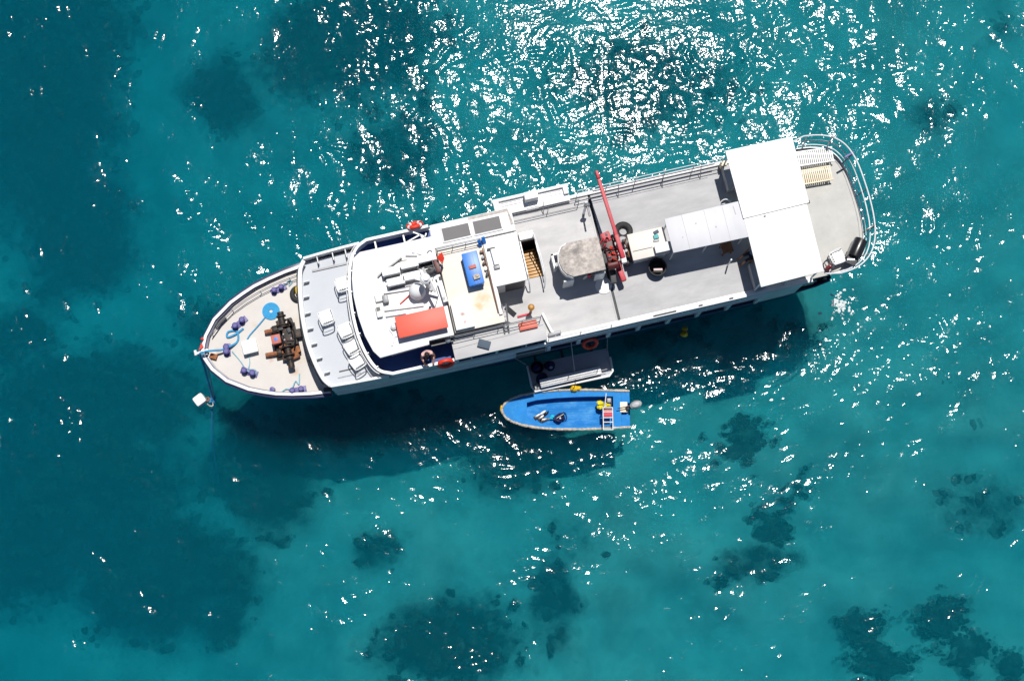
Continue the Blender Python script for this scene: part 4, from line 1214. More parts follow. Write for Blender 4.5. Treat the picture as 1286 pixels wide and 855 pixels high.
# fittings at the open stern quarter below the deck
MB().box((10.3, -2.5, 3.5), (0.5, 0.2, 0.6)).build('tank_rack', 'grey_metal', ship, bevel=0.03)
for k in range(7):
    MB().lathe([(0.09, 1.3), (0.09, 2.0), (0.03, 2.1), (0, 2.1)], (10.2 + 0.2 * k, -2.35, 0), 12).build('scuba_tank', ['steel', 'dark', 'cream', 'rust'][k % 4], ship)

# boarding platform at the water on the near side
pf = MB().prism([(-0.86, -2.86), (-0.88, -3.75), (-0.8, -3.98), (2.25, -4.02), (2.42, -3.86), (2.45, -2.90)], 0.42, 0.58).build('boarding_platform', 'plat', ship, bevel=0.02)
MB().wall([(-0.88, -2.9), (-0.9, -3.75), (-0.82, -3.98), (2.25, -4.04), (2.43, -3.88), (2.46, -3.3)], 0.5, 0.72, 0.08).build('platform_rim', 'white', pf, bevel=0.02)
MB().bb(-0.55, 1.95, -3.92, -3.60, 0.58, 0.98).build('platform_bench', 'white', pf, bevel=0.02)
MB().bb(-0.5, 2.2, -3.80, -3.78, 0.98, 1.0).build('bench_groove', 'grey_metal', pf)
for (a, b) in (((-0.85, -2.9, 0.6), (-1.55, -2.62, 3.0)), ((0.9, -3.6, 0.98), (0.85, -2.66, 3.7)), ((2.4, -3.0, 0.6), (2.4, -2.66, 2.3))):
    MB().cyl(a, b, 0.02, 6).build('suspension_wire', 'grey_metal', pf)
for x in (-0.5, 0.6, 1.8):
    MB().box((x, -2.8, 0.45), (0.1, 0.5, 0.12)).build('platform_arm', 'dark', pf)
# gate: steps and dark doorway in the hull side over the platform
gt = MB().bb(-1.3, -0.15, -2.74, -2.70, 2.3, 3.5).build('boarding_gate', 'dark', ship)

# ------------------------------------------------------------------ loose things aboard
# plastic chairs on the fore upper deck: (x, y, rz, label)
def make_chair(x, y, rz, label):
    t = thing('plastic_chair', label, 'chair', x, y, 4.3, rz, 'white plastic chairs')
    MB().box((0, 0.02, 0.43), (0.5, 0.48, 0.05)).build('seat', 'plastic', t, bevel=0.022)
    legm = MB().tube([(0, 0, 0.42), (0, 0, 0)], [0.028, 0.022], 8).mesh('leg', 'plastic')
    for sx in (-1, 1):
        for sy in (-1, 1):
            link('leg', legm, t, (sx * 0.21, sy * 0.2, 0))
    b = MB()
    b.tube(catmull([(-0.22, -0.22, 0.42), (-0.235, -0.28, 0.62), (-0.2, -0.34, 0.78), (0, -0.36, 0.81), (0.2, -0.34, 0.78), (0.235, -0.28, 0.62), (0.22, -0.22, 0.42)], 5), 0.024, 8)
    b.build('back_frame', 'plastic', t)
    sm = MB().box((0, 0, 0), (0.05, 0.02, 0.36), rx=-0.28).mesh('back_slat', 'plastic', bevel=0.006)
    for k in range(4):
        link('back_slat', sm, t, (-0.135 + 0.09 * k, -0.29, 0.61))
    for sx in (-1, 1):
        MB().tube(catmull([(sx * 0.24, -0.25, 0.62), (sx * 0.265, 0.0, 0.65), (sx * 0.255, 0.2, 0.63), (sx * 0.22, 0.21, 0.42)], 4), 0.02, 8).build('arm', 'plastic', t)
    return t
make_chair(-8.0, 0.10, R(8), 'white plastic chair standing alone in the middle of the fore deck')
make_chair(-7.40, -0.55, R(10), 'white plastic chair at the open end of the row along the bridge')
make_chair(-7.30, -1.20, R(16), 'white plastic chair second in the row along the bridge')
make_chair(-7.22, -1.80, R(20), 'white plastic chair at the gunwale end of the row along the bridge')
make_chair(-7.14, 1.20, R(4), 'white plastic chair tucked against the bridge at the side away from the skiff')
make_chair(11.36, -2.02, R(-80), 'white plastic chair on the stern deck beside the black barbecue')
single(MB().tube(catmull([(-0.12, 0, 0.05), (0, 0.05, 0.07), (0.14, 0, 0.05)]), 0.09, 8), 'red_bag', 'crane_dark', 'small dark red bag on the deck behind the chair row', 'bag', -6.92, -1.55, 4.35, 0.4)

# white hatch box and coils on the bow
bxo = thing('white_deck_box', 'white square lidded box standing on the bow deck', 'box', -11.22, -0.13, 3.0, R(2))
MB().box((0, 0, 0.14), (0.52, 0.48, 0.28)).build('box_body', 'plastic', bxo, bevel=0.04)
MB().box((0, 0, 0.31), (0.58, 0.54, 0.08)).build('lid', 'plastic', bxo, bevel=0.035)
cl = MB()
for k in range(6):
    cl.torus((0, 0, 0.03), 0.09 + 0.045 * k, 0.026, 36, 6)
co = single(cl, 'rope_coil', 'coil_blue', 'flat round coil of bright blue rope on the bow deck', 'rope', -10.18, 1.09, 3.0)
def rope(name, pts, r, m, label, cat='rope', n=6):
    o = MB().tube(catmull([W(*p) for p in pts], n), r, 7).build(name, m)
    return tag(o, label, cat)
rope('deck_rope', [(-10.42, 0.92, 3.04), (-10.8, 0.62, 3.04), (-11.15, 0.36, 3.04), (-11.3, 0.2, 3.04)], 0.028, 'rope_blue', 'straight blue rope from the round coil to the white box')
rope('mooring_line', [(-12.9, 0.02, 3.56), (-12.55, 0.0, 3.42), (-12.3, -0.02, 3.30), (-12.1, 0.02, 3.26), (-11.75, 0.16, 3.05), (-11.62, 0.34, 3.04), (-11.64, 0.62, 3.04), (-11.95, 0.66, 3.05), (-12.02, 0.46, 3.05), (-11.7, 0.5, 3.06), (-11.35, 0.66, 3.04)], 0.042, 'rope_blue', 'thick blue mooring line looped across the bow to the bitts')
rope('thin_line', [(-11.95, -0.12, 3.06), (-11.7, -0.6, 3.04), (-11.55, -0.95, 3.2), (-11.4, -1.1, 3.26), (-11.25, -1.2, 3.1), (-11.2, -1.05, 3.12), (-11.4, -0.98, 3.2)], 0.02, 'rope_pale', 'thin pale blue line turned round the bollards on the skiff side of the bow')
rope('thin_line', [(-11.35, -0.38, 3.03), (-11.38, -0.7, 3.03), (-11.5, -0.98, 3.1)], 0.018, 'rope_pale', 'short pale line from the white box to the bollards')
rope('tangled_line', [(-10.4, -2.08, 3.04), (-10.2, -2.02, 3.05), (-10.0, -2.12, 3.06), (-10.15, -2.2, 3.05), (-9.95, -2.0, 3.08), (-9.8, -1.8, 3.04), (-9.7, -1.95, 3.04), (-9.6, -1.55, 3.04)], 0.026, 'rope_pale', 'tangled pale green-blue line by the bow cleats on the skiff side')
rope('tangled_line', [(-9.6, 1.92, 3.2), (-9.4, 2.0, 3.06), (-9.25, 2.1, 3.05), (-9.15, 2.02, 3.04), (-9.3, 1.9, 3.04)], 0.026, 'rope_pale', 'short pale blue line on the bow bollard away from the skiff')
rope('anchor_line', [(-12.95, 0.0, 3.56), (-13.12, -0.03, 3.4), (-13.25, -0.35, 2.5), (-13.42, -0.75, 1.4), (-13.58, -1.1, 0.4), (-13.66, -1.3, 0.06), (-13.85, -1.75, -0.5), (-14.3, -2.8, -1.8), (-14.9, -4.2, -4.5)], 0.045, 'rope_blue', 'blue mooring rope running from the bow down into the water')
rope('anchor_line', [(-12.92, -0.06, 3.56), (-13.07, -0.1, 3.35), (-13.16, -0.42, 2.4), (-13.33, -0.8, 1.3), (-13.52, -1.15, 0.3), (-13.64, -1.32, 0.06)], 0.03, 'rope_pale', 'thinner pale rope doubled beside the blue mooring rope')
by_ = thing('mooring_buoy', 'white rounded square mooring buoy floating off the bow', 'buoy', -14.12, -1.2, 0.0, R(25))
MB().box((0, 0, 0.1), (0.46, 0.44, 0.42)).build('float_body', 'plastic', by_, bevel=0.1)
MB().torus((0.27, -0.18, 0.16), 0.07, 0.03, 14, 8).build('eye', 'rust', by_)
rope('buoy_tether', [(-13.86, -1.42, 0.14), (-13.78, -1.52, 0.06), (-13.66, -1.52, 0.05), (-13.66, -1.34, 0.06)], 0.025, 'rubrail', 'short brown tether from the white buoy to the mooring rope')
kn = single(MB().blob((0, 0, 0), (0.16, 0.14, 0.1), 3, 0.35), 'rope_knot', 'rope_blue', 'knot of bright blue rope at the waterline off the bow', 'rope', -13.65, -1.3, 0.06)
def tyre(name, label, x, y, z, Ro, r, rz=0, mm='rubber', mx=None):
    t = thing(name, label, 'tyre', x, y, z, rz)
    MB().torus((0, 0, r * 0.9), Ro, r, 32, 12, flat=0.9, mx=mx).build('tread_ring', mm, t)
    MB().torus((0, 0, r * 1.25), Ro - 0.02, r * 0.55, 32, 8, flat=0.9, mx=mx).build('side_wall', mm, t)
    return t
tyre('tyre', 'black rubber tyre lying on the deck beside the red crane', 3.72, 0.86, 4.3, 0.26, 0.115)
tyre('tyre_fender', 'black tyre with a yellow patch below the fore bulwark', -9.0, 1.5, 3.0, 0.24, 0.1)
single(MB().blob((0, 0, 0), (0.1, 0.19, 0.06), 5, 0.12), 'yellow_float', 'yellow', 'yellow float lying in the black tyre by the fore bulwark', 'float', -8.98, 1.62, 3.22)
single(MB().lathe([(0.0, 0.5), (0.17, 0.47), (0.2, 0.4), (0.2, 0.05), (0.17, 0), (0, 0)], n=22), 'gas_bottle', 'deck_aft', 'grey round-topped gas bottle between the tyre and the counter', 'bottle', 3.56, 0.42, 4.3)
hose = MB()
for k in range(3):
    hose.torus((0.02 * k, 0.01 * k, 0.03 + 0.03 * k), 0.16 + 0.01 * k, 0.018, 24, 6)
single(hose, 'hose_loop', 'grey_metal', 'small coiled hose hanging on the skiff side of the fore bulwark', 'hose', -9.02, -1.22, 3.0)

# lockers and boxes on the wheelhouse roof
def locker(name, x, y, z, sx, sy, sz, label, mb_='white', ml='white', rz=0.0, cat='locker', group=None, feet=True):
    t = thing(name, label, cat, x, y, z, rz, group)
    MB().box((0, 0, sz * 0.42), (sx * 0.94, sy * 0.92, sz * 0.84)).build('box_body', mb_, t, bevel=0.02)
    MB().box((0, 0, sz * 0.92), (sx, sy, sz * 0.16)).build('lid', ml, t, bevel=0.02)
    return t
def bench_locker(x, y, label, side):
    t = thing('roof_locker', label, 'locker', x, y, 6.0, R(0), 'white lockers on the wheelhouse roof')
    MB().box((0, 0.1, 0.2), (0.64, 0.26, 0.4)).build('box_body', 'white', t, bevel=0.03)
    MB().box((0, -0.09, 0.05), (0.6, 0.2, 0.06)).build('tray', side, t, bevel=0.01)
    MB().box((0, 0.1, 0.41), (0.66, 0.28, 0.03)).build('lid', 'white', t, bevel=0.012)
    return t
bench_locker(-5.2, 0.82, 'small white locker beside the angled spray bar on the wheelhouse roof', 'grey_metal')
bench_locker(-4.48, 0.92, 'white locker between the two others in the roof row', 'grey_metal')
bench_locker(-3.82, 1.0, 'white locker with a black tray next to the red signal flag', 'black')
bench_locker(-5.1, 0.40, 'low white locker ahead of the radar dome on the roof', 'grey_metal')
bench_locker(-4.5, 0.47, 'white locker close against the radar dome on the roof', 'deck')
locker('red_locker', -4.51, -1.2, 6.0, 1.84, 0.80, 0.46, 'large coral red lidded locker on the white wheelhouse roof', 'redbase', 'red')
bt = thing('blue_cool_box', 'bright blue cool box strapped down on the open bridge floor', 'box', -2.24, 0.33, 5.9, R(1))
MB().box((0, 0, 0.22), (0.54, 1.2, 0.44)).build('box_body', 'cooler', bt, bevel=0.03)
MB().box((0, 0, 0.48), (0.58, 1.24, 0.1)).build('lid', 'cooler', bt, bevel=0.03)
for x in (-0.02, 0.09):
    MB().bb(x, x + 0.012, -0.6, 0.6, 0.532, 0.538).build('strap', 'navy', bt)
pk = single(MB().box((0, 0, 0.03), (0.26, 0.13, 0.06)), 'red_package', 'winch_red', 'pink and red package lying on the blue cool box', 'package', -2.24, 0.38, 6.435, 0.05, bevel=0.01)
pk = single(MB().box((0, 0, 0.05), (0.24, 0.18, 0.1)).box((0.03, 0.02, 0.12), (0.1, 0.1, 0.06), rz=0.4), 'beige_package', 'rubrail', 'beige and grey bundle at the end of the blue cool box lid', 'package', -2.18, -0.02, 6.435, 0.1, bevel=0.015)
fn = thing('blue_fins', 'pair of bright blue swim fins propped by the stair hood', 'fins', -1.78, 1.25, 5.9)
for k in range(2):
    MB().box((0.17 * k, 0.02 + 0.06 * k, 0.22), (0.13, 0.32, 0.05), rx=0.9, rz=0.15).build('fin', 'cooler', fn, bevel=0.02)
rb = thing('red_case', 'flat faded red case standing behind the bridge side rail', 'case', -0.7, -2.04, 5.40)
MB().box((0, 0, 0.07), (0.68, 0.30, 0.14)).build('case_body', 'case_red', rb, bevel=0.02)
MB().box((0, 0, 0.15), (0.6, 0.24, 0.03)).build('lid', 'case_red', rb, bevel=0.006)
single(MB().box((0, 0, 0.04), (0.5, 0.07, 0.08)), 'red_bar', 'foam_seat', 'narrow red bar lying on the deck inside the bridge rail', 'bar', -0.72, -1.45, 4.3, R(2), bevel=0.02)

def lifebuoy(x, y, z, rx, rz, label, seg='plastic'):
    t = thing('lifebuoy', label, 'lifebuoy', x, y, z, rz)
    mx = Matrix.Rotation(rx, 4, 'X')
    MB().torus((0, 0, 0), 0.27, 0.075, 32, 10, mx=mx).build('ring', 'orange', t)
    for k in range(4):
        a = PI / 4 + k * PI / 2
        p = mx @ Vector((0.27 * math.cos(a), 0.27 * math.sin(a), 0))
        q = mx @ Vector((-math.sin(a), math.cos(a), 0))
        MB().cyl(p - q * 0.045, p + q * 0.045, 0.082, 12).build('white_band', seg, t)
    return t
lifebuoy(-4.0, -2.68, 5.0, R(74), 0.0, 'orange lifebuoy hung on the bridge bulwark below the leaning person', 'orange')
lifebuoy(-4.0, 2.72, 5.1, R(-62), 0.0, 'orange and white lifebuoy hung on the bridge bulwark away from the skiff')
lifebuoy(1.7, -2.74, 1.9, R(60), 0.0, 'red lifebuoy hung in the hull opening above the boarding platform', 'orange')

# things on the galley counter and under the awnings
ck = thing('white_cool_box', 'white cool box on the beige counter next to the grey awning', 'box', 4.82, -0.34, 5.5, R(0))
MB().box((0, 0, 0.1), (0.52, 0.3, 0.2)).build('box_body', 'plastic', ck, bevel=0.02)
MB().box((0, 0, 0.22), (0.56, 0.34, 0.05)).build('lid', 'plastic', ck, bevel=0.02)
tw = thing('folded_towels', 'teal and slate towels folded on the beige counter', 'towels', 4.72, 0.14, 5.5, R(5))
MB().box((0, 0, 0.04), (0.2, 0.16, 0.08)).build('towel', 'teal', tw, bevel=0.02)
MB().box((0.06, 0.17, 0.03), (0.2, 0.12, 0.06), rz=0.2).build('towel', 'slate', tw, bevel=0.02)
MB().box((-0.04, -0.14, 0.02), (0.22, 0.09, 0.04), rz=-0.1).build('towel', 'grey_metal', tw, bevel=0.012)
bs = thing('dark_tub', 'round black tub with a pale brush beside the beige counter', 'tub', 4.62, -0.84, 4.3)
MB().lathe([(0, 0.02), (0.26, 0.02), (0.28, 0), (0.33, 0.42), (0.35, 0.42), (0.35, 0.45), (0.31, 0.45), (0.26, 0.06), (0, 0.06)], n=24).build('tub_wall', 'rubber', bs)
MB().box((0, -0.1, 0.36), (0.34, 0.09, 0.06), rz=-0.2).build('brush', 'redbase', bs, bevel=0.02)
def stool(name, x, y, rz, label, mm):
    t = thing(name, label, 'stool', x, y, 4.3, rz)
    MB().box((0, 0, 0.45), (0.42, 0.4, 0.05)).build('seat', mm, t, bevel=0.015)
    lm = MB().box((0, 0, 0.21), (0.05, 0.05, 0.42)).mesh('leg', mm)
    for sx in (-1, 1):
        for sy in (-1, 1):
            link('leg', lm, t, (sx * 0.17, sy * 0.16, 0))
    MB().box((0.16, 0.0, 0.3), (0.04, 0.3, 0.04)).build('stretcher', mm, t)
    return t
stool('wooden_stool', 7.36, -0.72, R(3), 'brown wooden stool in the shade beside the grey awning', 'wood_dark')
rt = thing('wire_chair', 'round-backed white wire chair at the corner of the two awnings', 'chair', 7.66, 0.72, 4.3)
MB().torus((0, 0, 0.44), 0.24, 0.022, 28, 8).build('seat_ring', 'white_metal', rt)
MB().tube([(0.26 * math.cos(a), 0.06 + 0.26 * math.sin(a), 0.82 - 0.18 * abs(math.cos(a)) ** 2) for a in np.linspace(-0.15, PI + 0.15, 16)], 0.022, 8).build('back_hoop', 'white_metal', rt)
MB().lathe([(0, 0.43), (0.23, 0.43), (0.23, 0.45), (0, 0.45)], n=24).build('seat', 'deck_aft', rt)
lm = MB().cyl((0, 0, 0), (0, 0, 0.44), 0.016, 6).mesh('leg', 'white_metal')
for k in range(4):
    link('leg', lm, rt, (0.2 * math.cos(PI / 4 + k * PI / 2), 0.2 * math.sin(PI / 4 + k * PI / 2), 0))
single(MB().cyl((0, 0, 0), (0, 0.02, 1.0), 0.03, 8), 'boat_hook', 'white_metal', 'short white pole standing at the edge of the awning shade', 'pole', 7.30, -1.32, 4.3)

# slatted loungers on the stern deck
def lounger(x, y, rz, label, mm, back):
    t = thing('sun_lounger', label, 'lounger', x, y, 4.3, rz)
    fr = MB()
    for s in (-1, 1):
        fr.box((0.0, s * 0.27, 0.30), (1.85, 0.05, 0.07))
    fr.build('side_frame', mm, t, bevel=0.012)
    sm = MB().box((0, 0, 0), (0.05, 0.5, 0.022)).mesh('slat', mm, bevel=0.005)
    for k in range(24):
        link('slat', sm, t, (-0.88 + 0.076 * k, 0, 0.325))
    lm = MB().box((0, 0, 0.14), (0.06, 0.05, 0.28)).mesh('leg', mm)
    for sx in (-0.75, 0.75):
        for s in (-1, 1):
            link('leg', lm, t, (sx, s * 0.25, 0))
    return t
lounger(11.36, 2.02, R(-4), 'white slatted plastic lounger pushed up against the stern rail', 'plastic', 0)
lounger(11.12, 1.30, R(-3), 'cream slatted plastic lounger beside the white one', 'cream', 0)

# barbecue
bq_ = thing('barbecue', 'black gas barbecue with rounded lid against the stern rail', 'barbecue', 12.08, -1.92, 4.3, R(52))
MB().box((0, 0, 0.42), (0.72, 0.44, 0.78)).build('cart', 'black', bq_, bevel=0.02)
lid = MB()
prof = [(-0.25 * math.cos(a), 0.82 + 0.24 * math.sin(a)) for a in np.linspace(0, PI, 12)]
n_ = len(prof)
lv = [(-0.36, y, z) for y, z in prof] + [(0.36, y, z) for y, z in prof]
lid.add(lv, [(i, i + 1, n_ + i + 1, n_ + i) for i in range(n_ - 1)] + [tuple(range(n_))[::-1], tuple(range(n_, 2 * n_)), (0, n_, 2 * n_ - 1, n_ - 1)])
lid.build('lid', 'black', bq_, bevel=0.01)
MB().cyl((-0.28, 0.27, 0.95), (0.28, 0.27, 0.95), 0.016, 8).build('lid_handle', 'steel', bq_)
MB().box((-0.52, 0.02, 0.78), (0.3, 0.4, 0.04)).build('side_shelf', 'dark', bq_, bevel=0.01)
MB().box((-0.5, 0.06, 0.82), (0.05, 0.26, 0.03), rz=0.4).build('tongs', 'steel', bq_)
ex = thing('fire_extinguisher', 'small red fire extinguisher beside the plastic chair at the awning corner', 'extinguisher', 10.98, -2.3, 4.3)
MB().lathe([(0.085, 0), (0.09, 0.04), (0.09, 0.4), (0.05, 0.48), (0.03, 0.5), (0, 0.5)], n=16).build('cylinder', 'foam_seat', ex)
MB().box((0, 0.06, 0.54), (0.05, 0.16, 0.06)).build('valve', 'cream', ex, bevel=0.01)

# people
def person(name, label, joints, edges, radii, mats, loc, rz, head_c, head_r, hair_dir):
    """body grown over a skeleton with the skin modifier; mats = function(local co) -> material slot"""
    me = bpy.data.meshes.new('body_skeleton')
    me.from_pydata(joints, edges, [])
    o = bpy.data.objects.new(name, me)
    col.objects.link(o)
    o.modifiers.new('skin', 'SKIN')
    for i, v in enumerate(me.skin_vertices[0].data):
        v.radius = (radii[i], radii[i])
        v.use_root = (i == 0)
    s = o.modifiers.new('sub', 'SUBSURF')
    s.levels = s.render_levels = 2
    dg = bpy.context.evaluated_depsgraph_get()
    me2 = bpy.data.meshes.new_from_object(o.evaluated_get(dg))
    o.modifiers.clear()
    o.data = me2
    # a head with brow, nose and ears, joined to the same mesh
    bm = bmesh.new()
    bm.from_mesh(me2)
    hx = Vector(head_c)
    fwd = Vector(hair_dir).normalized()
    sidev = Vector((-fwd.y, fwd.x, 0)).normalized()
    r = bmesh.ops.create_uvsphere(bm, u_segments=20, v_segments=14, radius=1.0)
    for v in r['verts']:
        c = v.co.copy()
        p = fwd * (c.x * head_r * 1.08) + sidev * (c.y * head_r * 0.86) + Vector((0, 0, c.z * head_r * 1.22))
        if c.x > 0.75 and abs(c.y) < 0.25 and -0.35 < c.z < 0.15:
            p += fwd * 0.022
        v.co = hx + p
    for sg in (-1, 1):
        r = bmesh.ops.create_uvsphere(bm, u_segments=8, v_segments=6, radius=0.03)
        for v in r['verts']:
            v.co = hx + sidev * (sg * head_r * 0.9) + Vector(v.co) * 1.0
    bm.to_mesh(me2)
    bm.free()
    for k in ('skin', mats[0], mats[1]):
        me2.materials.append(M[k])
    for pgn in me2.polygons:
        pgn.material_index = mats[2](pgn.center)
    me2.shade_smooth()
    o.location = loc
    o.rotation_euler = (0, 0, rz)
    # hair cap with fringe
    hm = MB()
    vs, fs = [], []
    nu, nv = 18, 8
    for i in range(nv + 1):
        th = 0.62 * PI * i / nv
        for j in range(nu):
            t = 2 * PI * j / nu
            lim = 1.0 if math.cos(t) < 0.3 else 0.62
            th2 = th * lim
            p = fwd * (math.sin(th2) * math.cos(t) * head_r * 1.16) + sidev * (math.sin(th2) * math.sin(t) * head_r * 0.96) + Vector((0, 0, math.cos(th2) * head_r * 1.32))
            vs.append(hx + p)
    for i in range(nv):
        for j in range(nu):
            fs.append((i * nu + j, (i + 1) * nu + j, (i + 1) * nu + (j + 1) % nu, i * nu + (j + 1) % nu))
    hm.add(vs, fs)
    hm.build('hair', 'hair', o)
    return tag(o, label, 'person')

# standing at the near bridge rail, forearms on the cap, facing outboard (local -y)
J = [(0, 0.1, 0.95), (0, 0.06, 1.15), (0, 0.0, 1.34), (0, -0.03, 1.42), (0, -0.05, 1.52),
     (0.17, -0.02, 1.36), (0.24, -0.10, 1.12), (0.16, -0.32, 1.02), (0.10, -0.42, 1.01),
     (-0.17, -0.02, 1.36), (-0.24, -0.10, 1.12), (-0.16, -0.32, 1.02), (-0.10, -0.42, 1.01),
     (0.10, 0.1, 0.90), (0.11, 0.06, 0.48), (0.11, 0.1, 0.08), (0.12, -0.06, 0.04),
     (-0.10, 0.1, 0.90), (-0.11, 0.06, 0.48), (-0.11, 0.1, 0.08), (-0.12, -0.06, 0.04)]
ED = [(0, 1), (1, 2), (2, 3), (3, 4), (2, 5), (5, 6), (6, 7), (7, 8), (2, 9), (9, 10), (10, 11), (11, 12), (0, 13), (13, 14), (14, 15), (15, 16), (0, 17), (17, 18), (18, 19), (19, 20)]
RA = [0.13, 0.125, 0.13, 0.06, 0.055, 0.07, 0.045, 0.036, 0.03, 0.07, 0.045, 0.036, 0.03, 0.09, 0.06, 0.042, 0.04, 0.09, 0.06, 0.042, 0.04]
def dress_stand(c):
    if 0.95 < c.z < 1.41 and abs(c.x) < 0.21 and c.y > -0.2:
        return 1
    if 0.55 < c.z <= 0.95 and c.y > -0.1:
        return 2
    return 0
person('person', 'dark haired person in a pale pink shirt leaning on the bridge rail', J, ED, RA, ('pink_shirt', 'shorts', dress_stand), W(-4.58, -2.28, 4.5), SH, (0, -0.09, 1.63), 0.095, (0.1, -1, 0))
# seated on the bench cabinet under the white awning, facing the bow (local -x)
J2 = [(0, 0, 0.60), (0.02, 0, 0.78), (0.0, 0, 0.97), (-0.01, 0, 1.05), (-0.02, 0, 1.14),
      (0, 0.18, 0.98), (-0.08, 0.25, 0.76), (-0.26, 0.2, 0.68), (-0.36, 0.16, 0.68),
      (0, -0.18, 0.98), (-0.06, -0.25, 0.76), (-0.26, -0.2, 0.70), (-0.36, -0.16, 0.68),
      (-0.02, 0.10, 0.60), (-0.42, 0.12, 0.60), (-0.44, 0.12, 0.12), (-0.58, 0.12, 0.04),
      (-0.02, -0.10, 0.60), (-0.42, -0.12, 0.60), (-0.44, -0.12, 0.12), (-0.58, -0.12, 0.04)]
def dress_sit(c):
    if 0.66 < c.z < 1.05 and abs(c.y) < 0.22 and c.x > -0.14:
        return 1
    if c.z > 0.5 and c.z <= 0.68 and c.x > -0.4:
        return 2
    return 0
person('person', 'dark haired person in a pale blue shirt seated under the stern awning', J2, ED, RA, ('blue_shirt', 'shorts', dress_sit), W(8.26, -1.22, 4.3), SH + R(10), (-0.05, 0, 1.25), 0.095, (-1, 0.1, 0))
stool('bench_stool', 8.30, -1.22, R(10), 'dark stool under the seated person by the awning', 'dark')

# gear on the boarding platform
def tub(x, y, label, mm, r=0.26, h=0.36):
    t = thing('gear_tub', label, 'tub', x, y, 0.58)
    MB().lathe([(0, 0.02), (r * 0.85, 0.0), (r, h), (r * 1.06, h), (r * 1.06, h + 0.03), (r * 0.92, h + 0.03), (r * 0.8, 0.05), (0, 0.05)], n=22).build('tub_wall', mm, t)
    MB().blob((0, 0, h * 0.75), (r * 0.7, r * 0.7, 0.12), 4, 0.25).build('contents', 'navy_cloth', t)
    return t
tub(-0.52, -3.08, 'black round gear tub at the inner corner of the boarding platform', 'rubber')
gb = thing('dive_bag', 'navy dive bag with a pale blue mask on the boarding platform', 'bag', 0.0, -3.12, 0.58, 0.3)
MB().blob((0, 0, 0.13), (0.22, 0.2, 0.14), 6, 0.2).build('bag_body', 'navy_cloth', gb)
MB().blob((0.0, -0.08, 0.28), (0.07, 0.06, 0.04), 3, 0.1).build('mask', 'blue_shirt', gb)
gb = thing('dive_bag', 'crumpled dark navy dive bag at the outer corner of the platform', 'bag', -0.45, -3.55, 0.58, 0.8)
MB().blob((0, 0, 0.12), (0.26, 0.18, 0.13), 9, 0.3).build('bag_body', 'navy_cloth', gb)
MB().tube(catmull([(-0.2, 0.1, 0.2), (0, 0.2, 0.3), (0.2, 0.1, 0.2)]), 0.02, 6).build('strap', 'black', gb)
cp = single(MB().torus((0, 0, 0.03), 0.12, 0.03, 20, 8), 'hose_ring', 'grey_metal', 'small grey hose ring at the rounded corner of the platform', 'hose', -0.68, -3.82, 0.58)

def fender(name, label, loc, k):
    t = tag(empty(name, loc), label, 'fender')
    MB().blob((0, 0, 0.08), (0.16, 0.13, 0.16), k, 0.12).build('float_body', 'yellow', t)
    MB().blob((0.17 if k == 1 else 0.02, 0.02 if k == 1 else 0.22, 0.06), (0.12, 0.1, 0.12), k + 1, 0.15).build('float_body', 'yellow', t)
    MB().tube(catmull([(0, 0, 0.2), (0.02, 0.16, 0.7), (0.0, 0.24, 1.2)]), 0.015, 6).build('lanyard', 'dark', t)
    return t
fender('yellow_fender', 'yellow double fender afloat between the platform and the blue skiff', (2.50, 6.72, 0.5), 1)
fender('yellow_fender', 'yellow fender hanging at the waterline under the side posts', (7.05, 9.02, 0.02), 4)

# ------------------------------------------------------------------ the blue skiff alongside
SK = Vector((2.2, 5.88, 0))
sk = tag(empty('skiff', SK, R(0.6)), 'open bright blue wooden skiff with rope edged gunwale and outboard motor', 'boat')
SKH = [(-2.60, 0.04), (-2.56, 0.14), (-2.44, 0.30), (-2.2, 0.45), (-1.8, 0.59), (-1.2, 0.70), (-0.5, 0.765), (0.3, 0.785), (1.1, 0.77), (1.8, 0.745), (2.55, 0.715)]
def skh(x):
    return float(np.interp(x, [p[0] for p in SKH], [p[1] for p in SKH]))
sx_ = [-2.6, -2.58, -2.52, -2.44, -2.32, -2.2, -2.0, -1.8, -1.5, -1.2, -0.8, -0.4, 0, 0.5, 1, 1.5, 2, 2.55]
h_ = MB()
for s in (-1, 1):
    vs, fs = [], []
    for x in sx_:
        bw = skh(x)
        sh = 0.52 + 0.12 * max(0, (-x) / 2.6) ** 2
        for (kz, kb) in ((-0.22, 0.35), (-0.05, 0.75), (0.25, 0.93), (sh, 1.0)):
            k = 1 - kb
            vs.append((x + k * 0.35 * max(0, -x) / 2.6, s * bw * kb, kz))
    for a in range(len(sx_) - 1):
        for q in range(3):
            i = a * 4 + q
            fs.append((i, i + 1, i + 5, i + 4))
    h_.add(vs, fs)
    vs = [(2.55, s * 0.715 * kb, kz) for (kz, kb) in ((-0.22, 0.35), (-0.05, 0.75), (0.25, 0.93), (0.52, 1.0))] + [(2.55, 0, kz) for kz in (-0.22, -0.05, 0.25, 0.52)]
    h_.add(vs, [(0, 1, 5, 4), (1, 2, 6, 5), (2, 3, 7, 6)])
h_.build('hull', 'skiff_side', sk)
